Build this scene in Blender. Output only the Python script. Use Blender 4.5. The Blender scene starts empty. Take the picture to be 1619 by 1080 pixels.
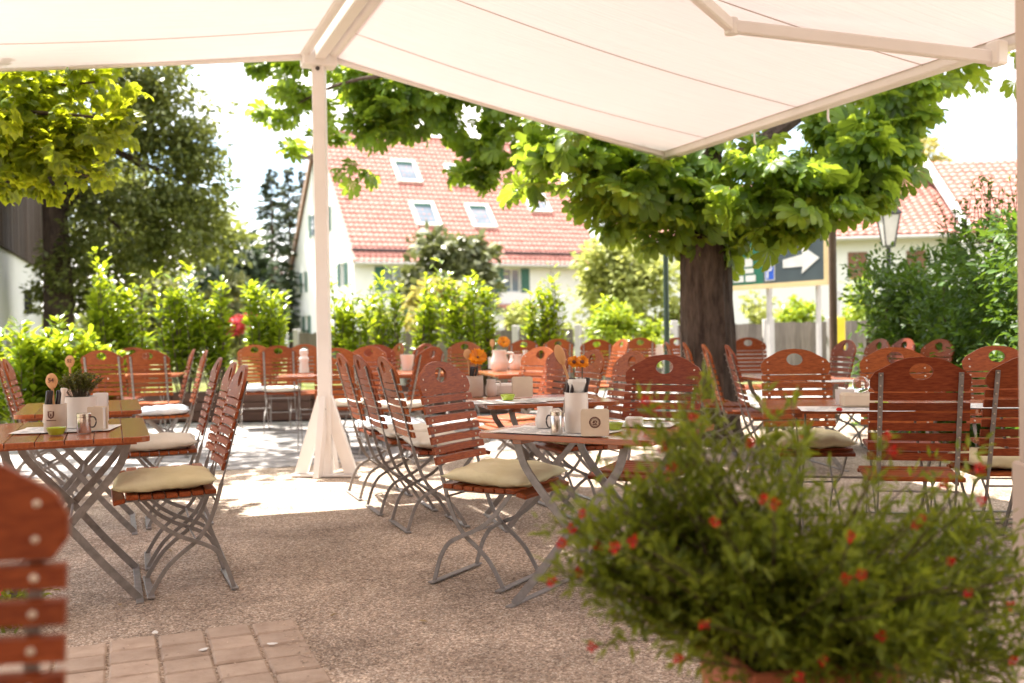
import bpy, bmesh, math, random
import numpy as np
from mathutils import Vector, Matrix
random.seed(7)
rng = np.random.default_rng(11)
S = bpy.context.scene
C = S.collection
R = math.radians
PI = math.pi

# ------------------------------------------------------------------ camera
FPX, CH, PITCH, ROLL = 1574.0, 1.12, 0.0124, 0.016
_F = Vector((0, math.cos(PITCH), -math.sin(PITCH)))
_U0 = Vector((0, math.sin(PITCH), math.cos(PITCH)))
_R0 = Vector((1, 0, 0))
_R = _R0 * math.cos(ROLL) - _U0 * math.sin(ROLL)
_U = _U0 * math.cos(ROLL) + _R0 * math.sin(ROLL)
cam_d = bpy.data.cameras.new('camera')
cam = bpy.data.objects.new('camera', cam_d)
C.objects.link(cam)
m = Matrix.Identity(4)
for i in range(3):
    m[i][0], m[i][1], m[i][2] = _R[i], _U[i], -_F[i]
m[2][3] = CH
cam.matrix_world = m
cam_d.sensor_width = 36.0
cam_d.lens = 36.0 * FPX / 1619.0
cam_d.clip_end = 2000
cam_d.clip_start = 0.05
cam_d.dof.use_dof = True
cam_d.dof.focus_distance = 4.35
cam_d.dof.aperture_fstop = 2.2
cam_d.dof.aperture_blades = 0
S.camera = cam

def at(px, py, d):
    """world point seen at photo pixel px,py at distance d along the view"""
    return Vector((0, 0, CH)) + (_F + _R * ((px - 809.5) / FPX) - _U * ((py - 540) / FPX)) * d

# ------------------------------------------------------------------ materials
def new_mat(name):
    mt = bpy.data.materials.new(name)
    mt.use_nodes = True
    nt = mt.node_tree
    for n in list(nt.nodes):
        nt.nodes.remove(n)
    out = nt.nodes.new('ShaderNodeOutputMaterial')
    return mt, nt, out

def N(nt, t, **kw):
    n = nt.nodes.new(t)
    for k, v in kw.items():
        if hasattr(n, k) and k not in n.inputs:
            setattr(n, k, v)
        else:
            n.inputs[k].default_value = v
    return n

def c4(c):
    return (c[0], c[1], c[2], 1.0)

def ramp(nt, fac, stops):
    r = nt.nodes.new('ShaderNodeValToRGB')
    el = r.color_ramp.elements
    while len(el) < len(stops):
        el.new(0.5)
    for e, (p, c) in zip(el, stops):
        e.position = p
        e.color = c4(c)
    nt.links.new(fac, r.inputs['Fac'])
    return r.outputs['Color']

def pmat(name, c1, c2=None, scale=6.0, rough=0.5, metal=0.0, bump=0.0, bscale=None, coords='Object', stretch=(1, 1, 1),
         spec=0.5, isl=0.0, coat=0.0, detail=4.0, obj=0.0, hue2=None):
    """noise-mottled principled material; isl = variation per loose piece, obj = variation per object"""
    mt, nt, out = new_mat(name)
    b = N(nt, 'ShaderNodeBsdfPrincipled', Roughness=rough, Metallic=metal)
    b.inputs['Specular IOR Level'].default_value = spec
    b.inputs['Coat Weight'].default_value = coat
    b.inputs['Coat Roughness'].default_value = 0.15
    nt.links.new(b.outputs[0], out.inputs['Surface'])
    tc = N(nt, 'ShaderNodeTexCoord')
    mp = N(nt, 'ShaderNodeMapping')
    mp.inputs['Scale'].default_value = stretch
    nt.links.new(tc.outputs[coords], mp.inputs['Vector'])
    ns = N(nt, 'ShaderNodeTexNoise', Scale=scale, Detail=detail, Roughness=0.6)
    nt.links.new(mp.outputs[0], ns.inputs['Vector'])
    c2 = c2 or tuple(x * 0.8 for x in c1)
    col = ramp(nt, ns.outputs['Fac'], [(0.3, c2), (0.7, c1)])
    if hue2:
        oi = N(nt, 'ShaderNodeObjectInfo')
        hm = N(nt, 'ShaderNodeMix', data_type='RGBA', blend_type='MULTIPLY')
        nt.links.new(oi.outputs['Random'], hm.inputs[0])
        nt.links.new(col, hm.inputs[6])
        hm.inputs[7].default_value = c4(hue2)
        col = hm.outputs[2]
    if isl or obj:
        hs = N(nt, 'ShaderNodeHueSaturation')
        if isl:
            g = N(nt, 'ShaderNodeNewGeometry')
            src = g.outputs['Random Per Island']
            amt = isl
        else:
            g = N(nt, 'ShaderNodeObjectInfo')
            src = g.outputs['Random']
            amt = obj
        mr = N(nt, 'ShaderNodeMapRange')
        mr.inputs['To Min'].default_value = 1 - amt
        mr.inputs['To Max'].default_value = 1 + amt
        nt.links.new(src, mr.inputs['Value'])
        nt.links.new(mr.outputs[0], hs.inputs['Value'])
        nt.links.new(col, hs.inputs['Color'])
        col = hs.outputs['Color']
    nt.links.new(col, b.inputs['Base Color'])
    if bump:
        n2 = N(nt, 'ShaderNodeTexNoise', Scale=bscale or scale * 3, Detail=5.0)
        nt.links.new(mp.outputs[0], n2.inputs['Vector'])
        bp = N(nt, 'ShaderNodeBump', Strength=bump, Distance=0.02)
        nt.links.new(n2.outputs['Fac'], bp.inputs['Height'])
        nt.links.new(bp.outputs[0], b.inputs['Normal'])
    return mt

def leafmat(name, c1, c2, trans, tw=0.4, rough=0.4, spec=0.4):
    mt, nt, out = new_mat(name)
    g = N(nt, 'ShaderNodeNewGeometry')
    col = ramp(nt, g.outputs['Random Per Island'], [(0.0, c1), (0.75, c2), (1.0, tuple(min(1, x * 1.35) for x in c2))])
    b = N(nt, 'ShaderNodeBsdfPrincipled', Roughness=rough)
    b.inputs['Specular IOR Level'].default_value = spec
    nt.links.new(col, b.inputs['Base Color'])
    t = N(nt, 'ShaderNodeBsdfTranslucent')
    tcol = ramp(nt, g.outputs['Random Per Island'], [(0.0, tuple(x * 0.7 for x in trans)), (1.0, trans)])
    nt.links.new(tcol, t.inputs['Color'])
    mx = N(nt, 'ShaderNodeMixShader')
    mx.inputs[0].default_value = tw
    nt.links.new(b.outputs[0], mx.inputs[1])
    nt.links.new(t.outputs[0], mx.inputs[2])
    nt.links.new(mx.outputs[0], out.inputs['Surface'])
    return mt

M = {}
M['wood'] = pmat('chair_wood', (0.40, 0.115, 0.022), (0.20, 0.040, 0.008), 12, 0.47, stretch=(2, 14, 14), bump=0.10, isl=0.22, coat=0.04, spec=0.22, hue2=(0.62, 0.46, 0.75), coords='Object')
M['tabwood'] = pmat('table_wood', (0.38, 0.10, 0.025), (0.25, 0.055, 0.014), 7, 0.24, stretch=(1.5, 16, 8), bump=0.06, isl=0.14, coat=0.35)
M['bolt'] = pmat('bolt', (0.72, 0.64, 0.52), (0.5, 0.42, 0.34), 30, 0.3, metal=0.7)
M['metal'] = pmat('galvanised', (0.30, 0.275, 0.26), (0.19, 0.175, 0.16), 25, 0.5, metal=0.2, bump=0.05)
M['cream'] = pmat('cushion_cream', (0.74, 0.69, 0.47), (0.62, 0.56, 0.33), 5, 0.9, bump=0.7, bscale=9, spec=0.1)
M['white'] = pmat('cushion_white', (0.8, 0.77, 0.68), (0.72, 0.68, 0.58), 5, 0.9, bump=0.7, bscale=9, spec=0.1)
M['blue'] = pmat('cushion_blue', (0.5, 0.6, 0.72), (0.78, 0.79, 0.8), 7, 0.9, bump=0.7, bscale=9, spec=0.1)
M['paint'] = pmat('white_paint', (0.80, 0.765, 0.735), (0.74, 0.70, 0.67), 2.0, 0.4, bump=0.03)
M['paint_dark'] = pmat('bolt_dark', (0.05, 0.045, 0.04), None, 8, 0.5)
M['stone'] = pmat('stoneware', (0.52, 0.43, 0.35), (0.47, 0.38, 0.31), 18, 0.45)
M['ceram'] = pmat('white_ceramic', (0.72, 0.66, 0.6), (0.66, 0.6, 0.55), 6, 0.3)
M['card'] = pmat('card_cream', (0.68, 0.58, 0.45), (0.6, 0.5, 0.38), 10, 0.7)
M['lime'] = pmat('lime_ceramic', (0.42, 0.55, 0.045), (0.38, 0.5, 0.04), 6, 0.22, coat=0.4)
M['steel'] = pmat('steel', (0.62, 0.58, 0.54), (0.5, 0.46, 0.42), 12, 0.22, metal=0.9)
M['black'] = pmat('black_plastic', (0.02, 0.015, 0.018), (0.03, 0.02, 0.02), 12, 0.35)
M['spoon'] = pmat('beech', (0.6, 0.33, 0.15), (0.5, 0.26, 0.11), 12, 0.6, stretch=(6, 6, 1))
M['ink'] = pmat('brown_ink', (0.13, 0.05, 0.035), None, 10, 0.7)
M['paper'] = pmat('paper', (0.78, 0.77, 0.73), (0.7, 0.7, 0.68), 4, 0.8)
M['print'] = pmat('print_grey', (0.42, 0.44, 0.44), (0.34, 0.37, 0.38), 40, 0.8)
M['orange'] = leafmat('orange_petal', (0.75, 0.22, 0.005), (0.85, 0.33, 0.01), (0.9, 0.35, 0.02), 0.3)
M['red'] = leafmat('red_petal', (0.48, 0.006, 0.008), (0.62, 0.02, 0.012), (0.7, 0.02, 0.015), 0.25)
M['pinkp'] = leafmat('pink_blossom', (0.7, 0.05, 0.08), (0.8, 0.12, 0.14), (0.85, 0.12, 0.12), 0.3)
M['terra'] = pmat('terracotta', (0.42, 0.13, 0.06), (0.33, 0.1, 0.045), 7, 0.75, bump=0.15)
M['boxwood'] = pmat('planter_wood', (0.11, 0.055, 0.035), (0.07, 0.035, 0.024), 5, 0.6, bump=0.1, stretch=(1, 6, 6))
M['bark'] = pmat('bark', (0.13, 0.095, 0.075), (0.045, 0.032, 0.026), 7, 0.9, bump=1.0, bscale=14, stretch=(3, 3, 0.8), spec=0.15)
M['twig'] = pmat('twig', (0.12, 0.09, 0.05), (0.07, 0.05, 0.03), 12, 0.8)
M['chest'] = leafmat('chestnut_leaf', (0.045, 0.10, 0.018), (0.11, 0.19, 0.025), (0.48, 0.62, 0.045), 0.5)
M['maple'] = leafmat('maple_leaf', (0.06, 0.12, 0.012), (0.15, 0.22, 0.015), (0.68, 0.74, 0.03), 0.55)
M['dark'] = leafmat('lime_tree_leaf', (0.055, 0.085, 0.02), (0.15, 0.175, 0.05), (0.38, 0.42, 0.07), 0.35)
M['laurel'] = leafmat('laurel_leaf', (0.035, 0.09, 0.010), (0.17, 0.26, 0.018), (0.62, 0.74, 0.03), 0.42, 0.25, 0.7)
M['bright'] = leafmat('bright_leaf', (0.16, 0.25, 0.02), (0.25, 0.33, 0.03), (0.65, 0.75, 0.04), 0.35)
M['willow'] = leafmat('pale_leaf', (0.22, 0.27, 0.07), (0.33, 0.36, 0.11), (0.6, 0.62, 0.15), 0.4)
M['copper'] = leafmat('copper_leaf', (0.24, 0.24, 0.06), (0.36, 0.30, 0.10), (0.62, 0.55, 0.12), 0.4)
M['olive'] = leafmat('olive_leaf', (0.17, 0.19, 0.08), (0.26, 0.27, 0.13), (0.4, 0.42, 0.12), 0.3)
M['needle'] = leafmat('needles', (0.04, 0.06, 0.035), (0.08, 0.11, 0.05), (0.1, 0.16, 0.06), 0.15)
M['pine'] = leafmat('pine_needles', (0.10, 0.12, 0.05), (0.17, 0.18, 0.08), (0.25, 0.28, 0.08), 0.2)
M['hedge'] = leafmat('hedge_leaf', (0.022, 0.06, 0.010), (0.06, 0.125, 0.016), (0.22, 0.36, 0.03), 0.3, 0.45, 0.25)
M['shrub'] = leafmat('shrub_leaf', (0.05, 0.085, 0.010), (0.16, 0.21, 0.026), (0.48, 0.56, 0.04), 0.4, 0.45, 0.3)
M['herb'] = leafmat('herb_leaf', (0.05, 0.07, 0.012), (0.1, 0.11, 0.02), (0.3, 0.3, 0.03), 0.25)
M['plaster'] = pmat('white_plaster', (0.80, 0.80, 0.79), (0.73, 0.73, 0.72), 1.2, 0.9, bump=0.05)
M['tile'] = pmat('roof_tile', (0.45, 0.205, 0.165), (0.33, 0.135, 0.105), 2.5, 0.75, isl=0.09, detail=6)
M['verge'] = pmat('verge', (0.6, 0.42, 0.36), None, 3, 0.8)
M['shutter'] = pmat('green_shutter', (0.02, 0.11, 0.08), None, 4, 0.5)
M['brownshut'] = pmat('brown_shutter', (0.22, 0.10, 0.055), None, 4, 0.6)
M['glass'] = pmat('window_glass', (0.12, 0.16, 0.2), (0.2, 0.24, 0.28), 1.5, 0.08)
M['frame'] = pmat('window_frame', (0.75, 0.75, 0.72), None, 3, 0.5)
M['barn'] = pmat('barn_boards', (0.075, 0.045, 0.035), (0.04, 0.024, 0.02), 3, 0.8, stretch=(6, 6, 0.6), bump=0.3, isl=0.2)
M['fence'] = pmat('fence_boards', (0.19, 0.165, 0.14), (0.12, 0.1, 0.085), 4, 0.85, stretch=(5, 5, 0.7), bump=0.2, isl=0.2)
M['concrete'] = pmat('concrete', (0.5, 0.48, 0.46), (0.42, 0.4, 0.38), 5, 0.85)
M['signgreen'] = pmat('sign_green', (0.018, 0.12, 0.075), (0.015, 0.1, 0.065), 3, 0.35)
M['signdark'] = pmat('sign_slate', (0.055, 0.075, 0.085), (0.045, 0.06, 0.07), 3, 0.35)
M['signwhite'] = pmat('sign_white', (0.62, 0.62, 0.6), None, 3, 0.5)
M['signblue'] = pmat('sign_blue', (0.02, 0.09, 0.5), None, 3, 0.4)
M['signframe'] = pmat('sign_frame', (0.6, 0.46, 0.24), (0.5, 0.38, 0.2), 3, 0.5)
M['brownpost'] = pmat('brown_post', (0.14, 0.09, 0.06), (0.09, 0.06, 0.04), 6, 0.7)
M['greenpost'] = pmat('green_post', (0.05, 0.09, 0.065), None, 6, 0.45)
M['yellow'] = pmat('yellow_plastic', (0.8, 0.6, 0.02), None, 4, 0.5)
M['lampglass'] = pmat('lamp_glass', (0.6, 0.6, 0.56), None, 4, 0.3)
M['beigepost'] = pmat('beige_post', (0.52, 0.41, 0.335), (0.47, 0.365, 0.295), 2, 0.45)
M['lampblack'] = pmat('lamp_iron', (0.02, 0.02, 0.024), None, 6, 0.4)

# awning cloth: thin woven acrylic that lets light through
mt, nt, out = new_mat('awning_cloth')
tc = N(nt, 'ShaderNodeTexCoord')
mp = N(nt, 'ShaderNodeMapping')
mp.inputs['Scale'].default_value = (1.0, 30.0, 1)
nt.links.new(tc.outputs['UV'], mp.inputs['Vector'])
ns = N(nt, 'ShaderNodeTexNoise', Scale=1.6, Detail=4.0)
nt.links.new(mp.outputs[0], ns.inputs['Vector'])
col = ramp(nt, ns.outputs['Fac'], [(0.3, (0.82, 0.755, 0.765)), (0.7, (0.86, 0.80, 0.81))])
d = N(nt, 'ShaderNodeBsdfDiffuse')
t = N(nt, 'ShaderNodeBsdfTranslucent')
nt.links.new(col, d.inputs['Color'])
nt.links.new(col, t.inputs['Color'])
bp = N(nt, 'ShaderNodeBump', Strength=0.5, Distance=0.012)
nt.links.new(ns.outputs['Fac'], bp.inputs['Height'])
nt.links.new(bp.outputs[0], d.inputs['Normal'])
nt.links.new(bp.outputs[0], t.inputs['Normal'])
mx = N(nt, 'ShaderNodeMixShader')
mx.inputs[0].default_value = 0.088
nt.links.new(d.outputs[0], mx.inputs[1])
nt.links.new(t.outputs[0], mx.inputs[2])
nt.links.new(mx.outputs[0], out.inputs['Surface'])
M['cloth'] = mt
M['seam'] = pmat('awning_seam', (0.55, 0.42, 0.35), None, 4, 0.8)

# clear glass
mt, nt, out = new_mat('clear_glass')
g = N(nt, 'ShaderNodeBsdfGlass', Roughness=0.02, IOR=1.3)
nt.links.new(g.outputs[0], out.inputs['Surface'])
M['clear'] = mt

def grain_mat(name, stops, cell, bump, patch, dist=0.006, rough=0.9):
    """loose stones: every cell its own colour, with broad patches of wear"""
    mt, nt, out = new_mat(name)
    b = N(nt, 'ShaderNodeBsdfPrincipled', Roughness=rough)
    b.inputs['Specular IOR Level'].default_value = 0.2
    nt.links.new(b.outputs[0], out.inputs['Surface'])
    tc = N(nt, 'ShaderNodeTexCoord')
    v = N(nt, 'ShaderNodeTexVoronoi', Scale=cell)
    nt.links.new(tc.outputs['Object'], v.inputs['Vector'])
    v2 = N(nt, 'ShaderNodeTexVoronoi', Scale=cell * 0.45)
    nt.links.new(tc.outputs['Object'], v2.inputs['Vector'])
    sp = N(nt, 'ShaderNodeSeparateColor')
    nt.links.new(v.outputs['Color'], sp.inputs[0])
    col = ramp(nt, sp.outputs[0], stops)
    sp2 = N(nt, 'ShaderNodeSeparateColor')
    nt.links.new(v2.outputs['Color'], sp2.inputs[0])
    hs = N(nt, 'ShaderNodeHueSaturation')
    mr = N(nt, 'ShaderNodeMapRange')
    mr.inputs['To Min'].default_value = 0.72
    mr.inputs['To Max'].default_value = 1.2
    nt.links.new(sp2.outputs[1], mr.inputs['Value'])
    nt.links.new(mr.outputs[0], hs.inputs['Value'])
    nt.links.new(col, hs.inputs['Color'])
    ns = N(nt, 'ShaderNodeTexNoise', Scale=patch, Detail=5.0, Roughness=0.65)
    nt.links.new(tc.outputs['Object'], ns.inputs['Vector'])
    pc = ramp(nt, ns.outputs['Fac'], [(0.32, (0.60, 0.58, 0.56)), (0.6, (1.14, 1.13, 1.11))])
    mu = N(nt, 'ShaderNodeMix', data_type='RGBA', blend_type='MULTIPLY')
    mu.inputs[0].default_value = 1.0
    nt.links.new(hs.outputs[0], mu.inputs[6])
    nt.links.new(pc, mu.inputs[7])
    nt.links.new(mu.outputs[2], b.inputs['Base Color'])
    bp = N(nt, 'ShaderNodeBump', Strength=bump, Distance=dist)
    bp.invert = True
    nt.links.new(v.outputs['Distance'], bp.inputs['Height'])
    bp2 = N(nt, 'ShaderNodeBump', Strength=0.5, Distance=0.03)
    ns2 = N(nt, 'ShaderNodeTexNoise', Scale=9.0, Detail=6.0)
    nt.links.new(tc.outputs['Object'], ns2.inputs['Vector'])
    nt.links.new(ns2.outputs['Fac'], bp2.inputs['Height'])
    nt.links.new(bp.outputs[0], bp2.inputs['Normal'])
    nt.links.new(bp2.outputs[0], b.inputs['Normal'])
    return mt
M['gravel'] = grain_mat('gravel', [(0.0, (0.22, 0.165, 0.125)), (0.3, (0.41, 0.315, 0.245)), (0.75, (0.54, 0.44, 0.35)), (1.0, (0.78, 0.70, 0.60))], 160, 0.8, 1.3)
M['cobble'] = grain_mat('cobble', [(0.0, (0.24, 0.235, 0.235)), (0.5, (0.34, 0.33, 0.33)), (1.0, (0.45, 0.43, 0.42))], 11, 0.7, 0.9, 0.012)
M['asphalt'] = grain_mat('asphalt', [(0.0, (0.22, 0.21, 0.205)), (1.0, (0.36, 0.345, 0.33))], 70, 0.4, 0.6)
M['earth'] = grain_mat('earth', [(0.0, (0.09, 0.10, 0.03)), (0.6, (0.15, 0.17, 0.05)), (1.0, (0.22, 0.22, 0.09))], 14, 0.6, 0.5)
M['paver'] = pmat('paver', (0.50, 0.395, 0.31), (0.36, 0.27, 0.205), 9, 0.85, bump=0.35, bscale=60, isl=0.13, spec=0.2, detail=8)

# ------------------------------------------------------------------ mesh building
class MB:
    def __init__(s):
        s.v, s.f, s.mi, s.cur, s.mats = [], [], [], 0, []
    def use(s, mat):
        if mat not in s.mats:
            s.mats.append(mat)
        s.cur = s.mats.index(mat)
        return s
    def add(s, vs, fs):
        b = len(s.v)
        s.v.extend([tuple(v) for v in vs])
        s.f.extend([tuple(b + i for i in f) for f in fs])
        s.mi.extend([s.cur] * len(fs))
        return s
    def box(s, x0, x1, y0, y1, z0, z1, M4=None, bev=0.0):
        if bev > 0:
            b = min(bev, abs(x1 - x0) / 2.2, abs(y1 - y0) / 2.2, abs(z1 - z0) / 2.2)
            xs, ys, zs = (x0, x0 + b, x1 - b, x1), (y0, y0 + b, y1 - b, y1), (z0, z0 + b, z1 - b, z1)
            vs, idx = [], {}
            def vid(p):
                if p not in idx:
                    idx[p] = len(vs)
                    vs.append((xs[p[0]], ys[p[1]], zs[p[2]]))
                return idx[p]
            fs = []
            a, c = 1, 2
            for ax in range(3):
                for e in (0, 3):
                    o = [i for i in range(3) if i != ax]
                    q = []
                    for (i, j) in ((a, a), (c, a), (c, c), (a, c)):
                        p = [0, 0, 0]
                        p[ax] = e; p[o[0]] = i; p[o[1]] = j
                        q.append(vid(tuple(p)))
                    if (e == 3) ^ (ax == 1):
                        fs.append(tuple(q))
                    else:
                        fs.append(tuple(reversed(q)))
            for ax in range(3):
                o = [i for i in range(3) if i != ax]
                for e0 in (0, 3):
                    for e1 in (0, 3):
                        n0, n1 = (a if e0 == 0 else c), (a if e1 == 0 else c)
                        def mk(k, u, w):
                            p = [0, 0, 0]
                            p[ax] = k; p[o[0]] = u; p[o[1]] = w
                            return vid(tuple(p))
                        fs.append((mk(a, e0, n1), mk(c, e0, n1), mk(c, n0, e1), mk(a, n0, e1)))
            for e0 in (0, 3):
                for e1 in (0, 3):
                    for e2 in (0, 3):
                        n = [a if e == 0 else c for e in (e0, e1, e2)]
                        fs.append((vid((e0, n[1], n[2])), vid((n[0], e1, n[2])), vid((n[0], n[1], e2))))
        else:
            vs = [(x, y, z) for x in (x0, x1) for y in (y0, y1) for z in (z0, z1)]
            fs = [(0, 1, 3, 2), (4, 6, 7, 5), (0, 4, 5, 1), (2, 3, 7, 6), (0, 2, 6, 4), (1, 5, 7, 3)]
        if M4 is not None:
            vs = [M4 @ Vector(v) for v in vs]
        return s.add(vs, fs)
    def prism(s, poly, z0, z1, M4=None):
        n = len(poly)
        vs = [(x, y, z0) for x, y in poly] + [(x, y, z1) for x, y in poly]
        fs = [tuple(reversed(range(n))), tuple(range(n, 2 * n))] + [(i, (i + 1) % n, n + (i + 1) % n, n + i) for i in range(n)]
        if M4 is not None:
            vs = [M4 @ Vector(v) for v in vs]
        return s.add(vs, fs)
    def lathe(s, prof, n=24, M4=None, sx=1.0, sy=1.0):
        vs, fs = [], []
        for r, z in prof:
            for i in range(n):
                a = 2 * PI * i / n
                vs.append((r * math.cos(a) * sx, r * math.sin(a) * sy, z))
        for k in range(len(prof) - 1):
            for i in range(n):
                j = (i + 1) % n
                fs.append((k * n + i, k * n + j, (k + 1) * n + j, (k + 1) * n + i))
        if prof[0][0] > 1e-5:
            fs.append(tuple(reversed(range(n))))
        if prof[-1][0] > 1e-5:
            fs.append(tuple(range((len(prof) - 1) * n, len(prof) * n)))
        if M4 is not None:
            vs = [M4 @ Vector(v) for v in vs]
        return s.add(vs, fs)
    def tube(s, pts, rad, n=8, flat=1.0):
        """round tube along pts; rad number or list"""
        pts = [Vector(p) for p in pts]
        rr = rad if isinstance(rad, (list, tuple)) else [rad] * len(pts)
        vs, fs = [], []
        up = Vector((0.0, 0.0, 1.0))
        d0 = (pts[1] - pts[0]).normalized()
        if abs(d0.dot(up)) > 0.9:
            up = Vector((1.0, 0.0, 0.0))
        for k, p in enumerate(pts):
            t = (pts[min(k + 1, len(pts) - 1)] - pts[max(k - 1, 0)]).normalized()
            a = t.cross(up)
            if a.length < 1e-4:
                a = t.orthogonal()
            a.normalize()
            b = a.cross(t).normalized()
            for i in range(n):
                w = 2 * PI * i / n
                vs.append(p + a * math.cos(w) * rr[k] + b * math.sin(w) * rr[k] * flat)
        for k in range(len(pts) - 1):
            for i in range(n):
                j = (i + 1) % n
                fs.append((k * n + i, k * n + j, (k + 1) * n + j, (k + 1) * n + i))
        fs.append(tuple(reversed(range(n))))
        fs.append(tuple(range((len(pts) - 1) * n, len(pts) * n)))
        return s.add(vs, fs)
    def bar(s, pts, wx, wn, xc=0.0):
        """rectangular bar whose path lies in the local yz plane at x = xc; wx, wn per point sizes"""
        vs, fs = [], []
        P2 = [Vector((0, p[0], p[1])) for p in pts]
        wxs = wx if isinstance(wx, (list, tuple)) else [wx] * len(pts)
        wns = wn if isinstance(wn, (list, tuple)) else [wn] * len(pts)
        for k, p in enumerate(P2):
            t = (P2[min(k + 1, len(P2) - 1)] - P2[max(k - 1, 0)]).normalized()
            nrm = Vector((0, -t.z, t.y))
            for sx, sn in ((-1, -1), (1, -1), (1, 1), (-1, 1)):
                vs.append(Vector((xc + sx * wxs[k] / 2, p.y, p.z)) + nrm * (sn * wns[k] / 2))
        for k in range(len(P2) - 1):
            for i in range(4):
                j = (i + 1) % 4
                fs.append((k * 4 + i, k * 4 + j, (k + 1) * 4 + j, (k + 1) * 4 + i))
        fs.append((3, 2, 1, 0))
        b = (len(P2) - 1) * 4
        fs.append((b, b + 1, b + 2, b + 3))
        return s.add(vs, fs)
    def mesh(s, name, smooth=False):
        me = bpy.data.meshes.new(name)
        me.from_pydata(s.v, [], s.f)
        for mt in s.mats:
            me.materials.append(mt)
        if len(s.mats) > 1:
            me.polygons.foreach_set('material_index', s.mi)
        bm = bmesh.new(); bm.from_mesh(me)
        bmesh.ops.recalc_face_normals(bm, faces=bm.faces)
        bm.to_mesh(me); bm.free()
        if smooth:
            me.polygons.foreach_set('use_smooth', [True] * len(me.polygons))
            try:
                me.set_sharp_from_angle(angle=R(40))
            except Exception:
                pass
        me.update()
        return me
    def build(s, name, parent=None, smooth=False, label=None):
        if not s.mats:
            s.mats = [M['white']]
        o = bpy.data.objects.new(name, s.mesh(name, smooth))
        C.objects.link(o)
        if parent is not None:
            o.parent = parent
        if label:
            o['label'] = label
        return o

def mb(mat):
    return MB().use(M[mat])

def cat(pts, n=4):
    """Catmull-Rom smoothing of a list of tuples"""
    out = []
    P_ = [pts[0]] + list(pts) + [pts[-1]]
    for i in range(1, len(P_) - 2):
        p0, p1, p2, p3 = P_[i - 1], P_[i], P_[i + 1], P_[i + 2]
        for k in range(n):
            t = k / n
            out.append(tuple(0.5 * ((2 * b) + (-a + c) * t + (2 * a - 5 * b + 4 * c - d) * t * t + (-a + 3 * b - 3 * c + d) * t ** 3)
                             for a, b, c, d in zip(p0, p1, p2, p3)))
    out.append(tuple(pts[-1]))
    return out

def tag(o, label=None, category=None, group=None, kind=None):
    if label: o['label'] = label
    if category: o['category'] = category
    if group: o['group'] = group
    if kind: o['kind'] = kind
    return o

def thing(name, label, category, loc=(0, 0, 0), rz=0.0, group=None):
    o = bpy.data.objects.new(name, None)
    C.objects.link(o)
    o.location = loc
    o.rotation_euler = (0, 0, rz)
    o.empty_display_size = 0.1
    return tag(o, label, category, group)

KIDS = {}
def copy_tree(o, parent=None):
    c = o.copy()
    C.objects.link(c)
    c.parent = parent
    if parent is not None:
        c.matrix_parent_inverse = o.matrix_parent_inverse.copy()
    for ch in list(o.children):
        if ch.name in SRC:
            copy_tree(ch, c)
    return c
SRC = set()
def proto_done(root):
    def w(o):
        SRC.add(o.name)
        for c in o.children: w(c)
    w(root)
PLACED = set()
def place(proto, loc, rz, label, group=None):
    if proto.name not in PLACED:
        PLACED.add(proto.name)
        r = proto
    else:
        r = copy_tree(proto)
    r.location = loc
    r.rotation_euler = (0, 0, rz)
    r['label'] = label
    if group: r['group'] = group
    return r

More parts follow.
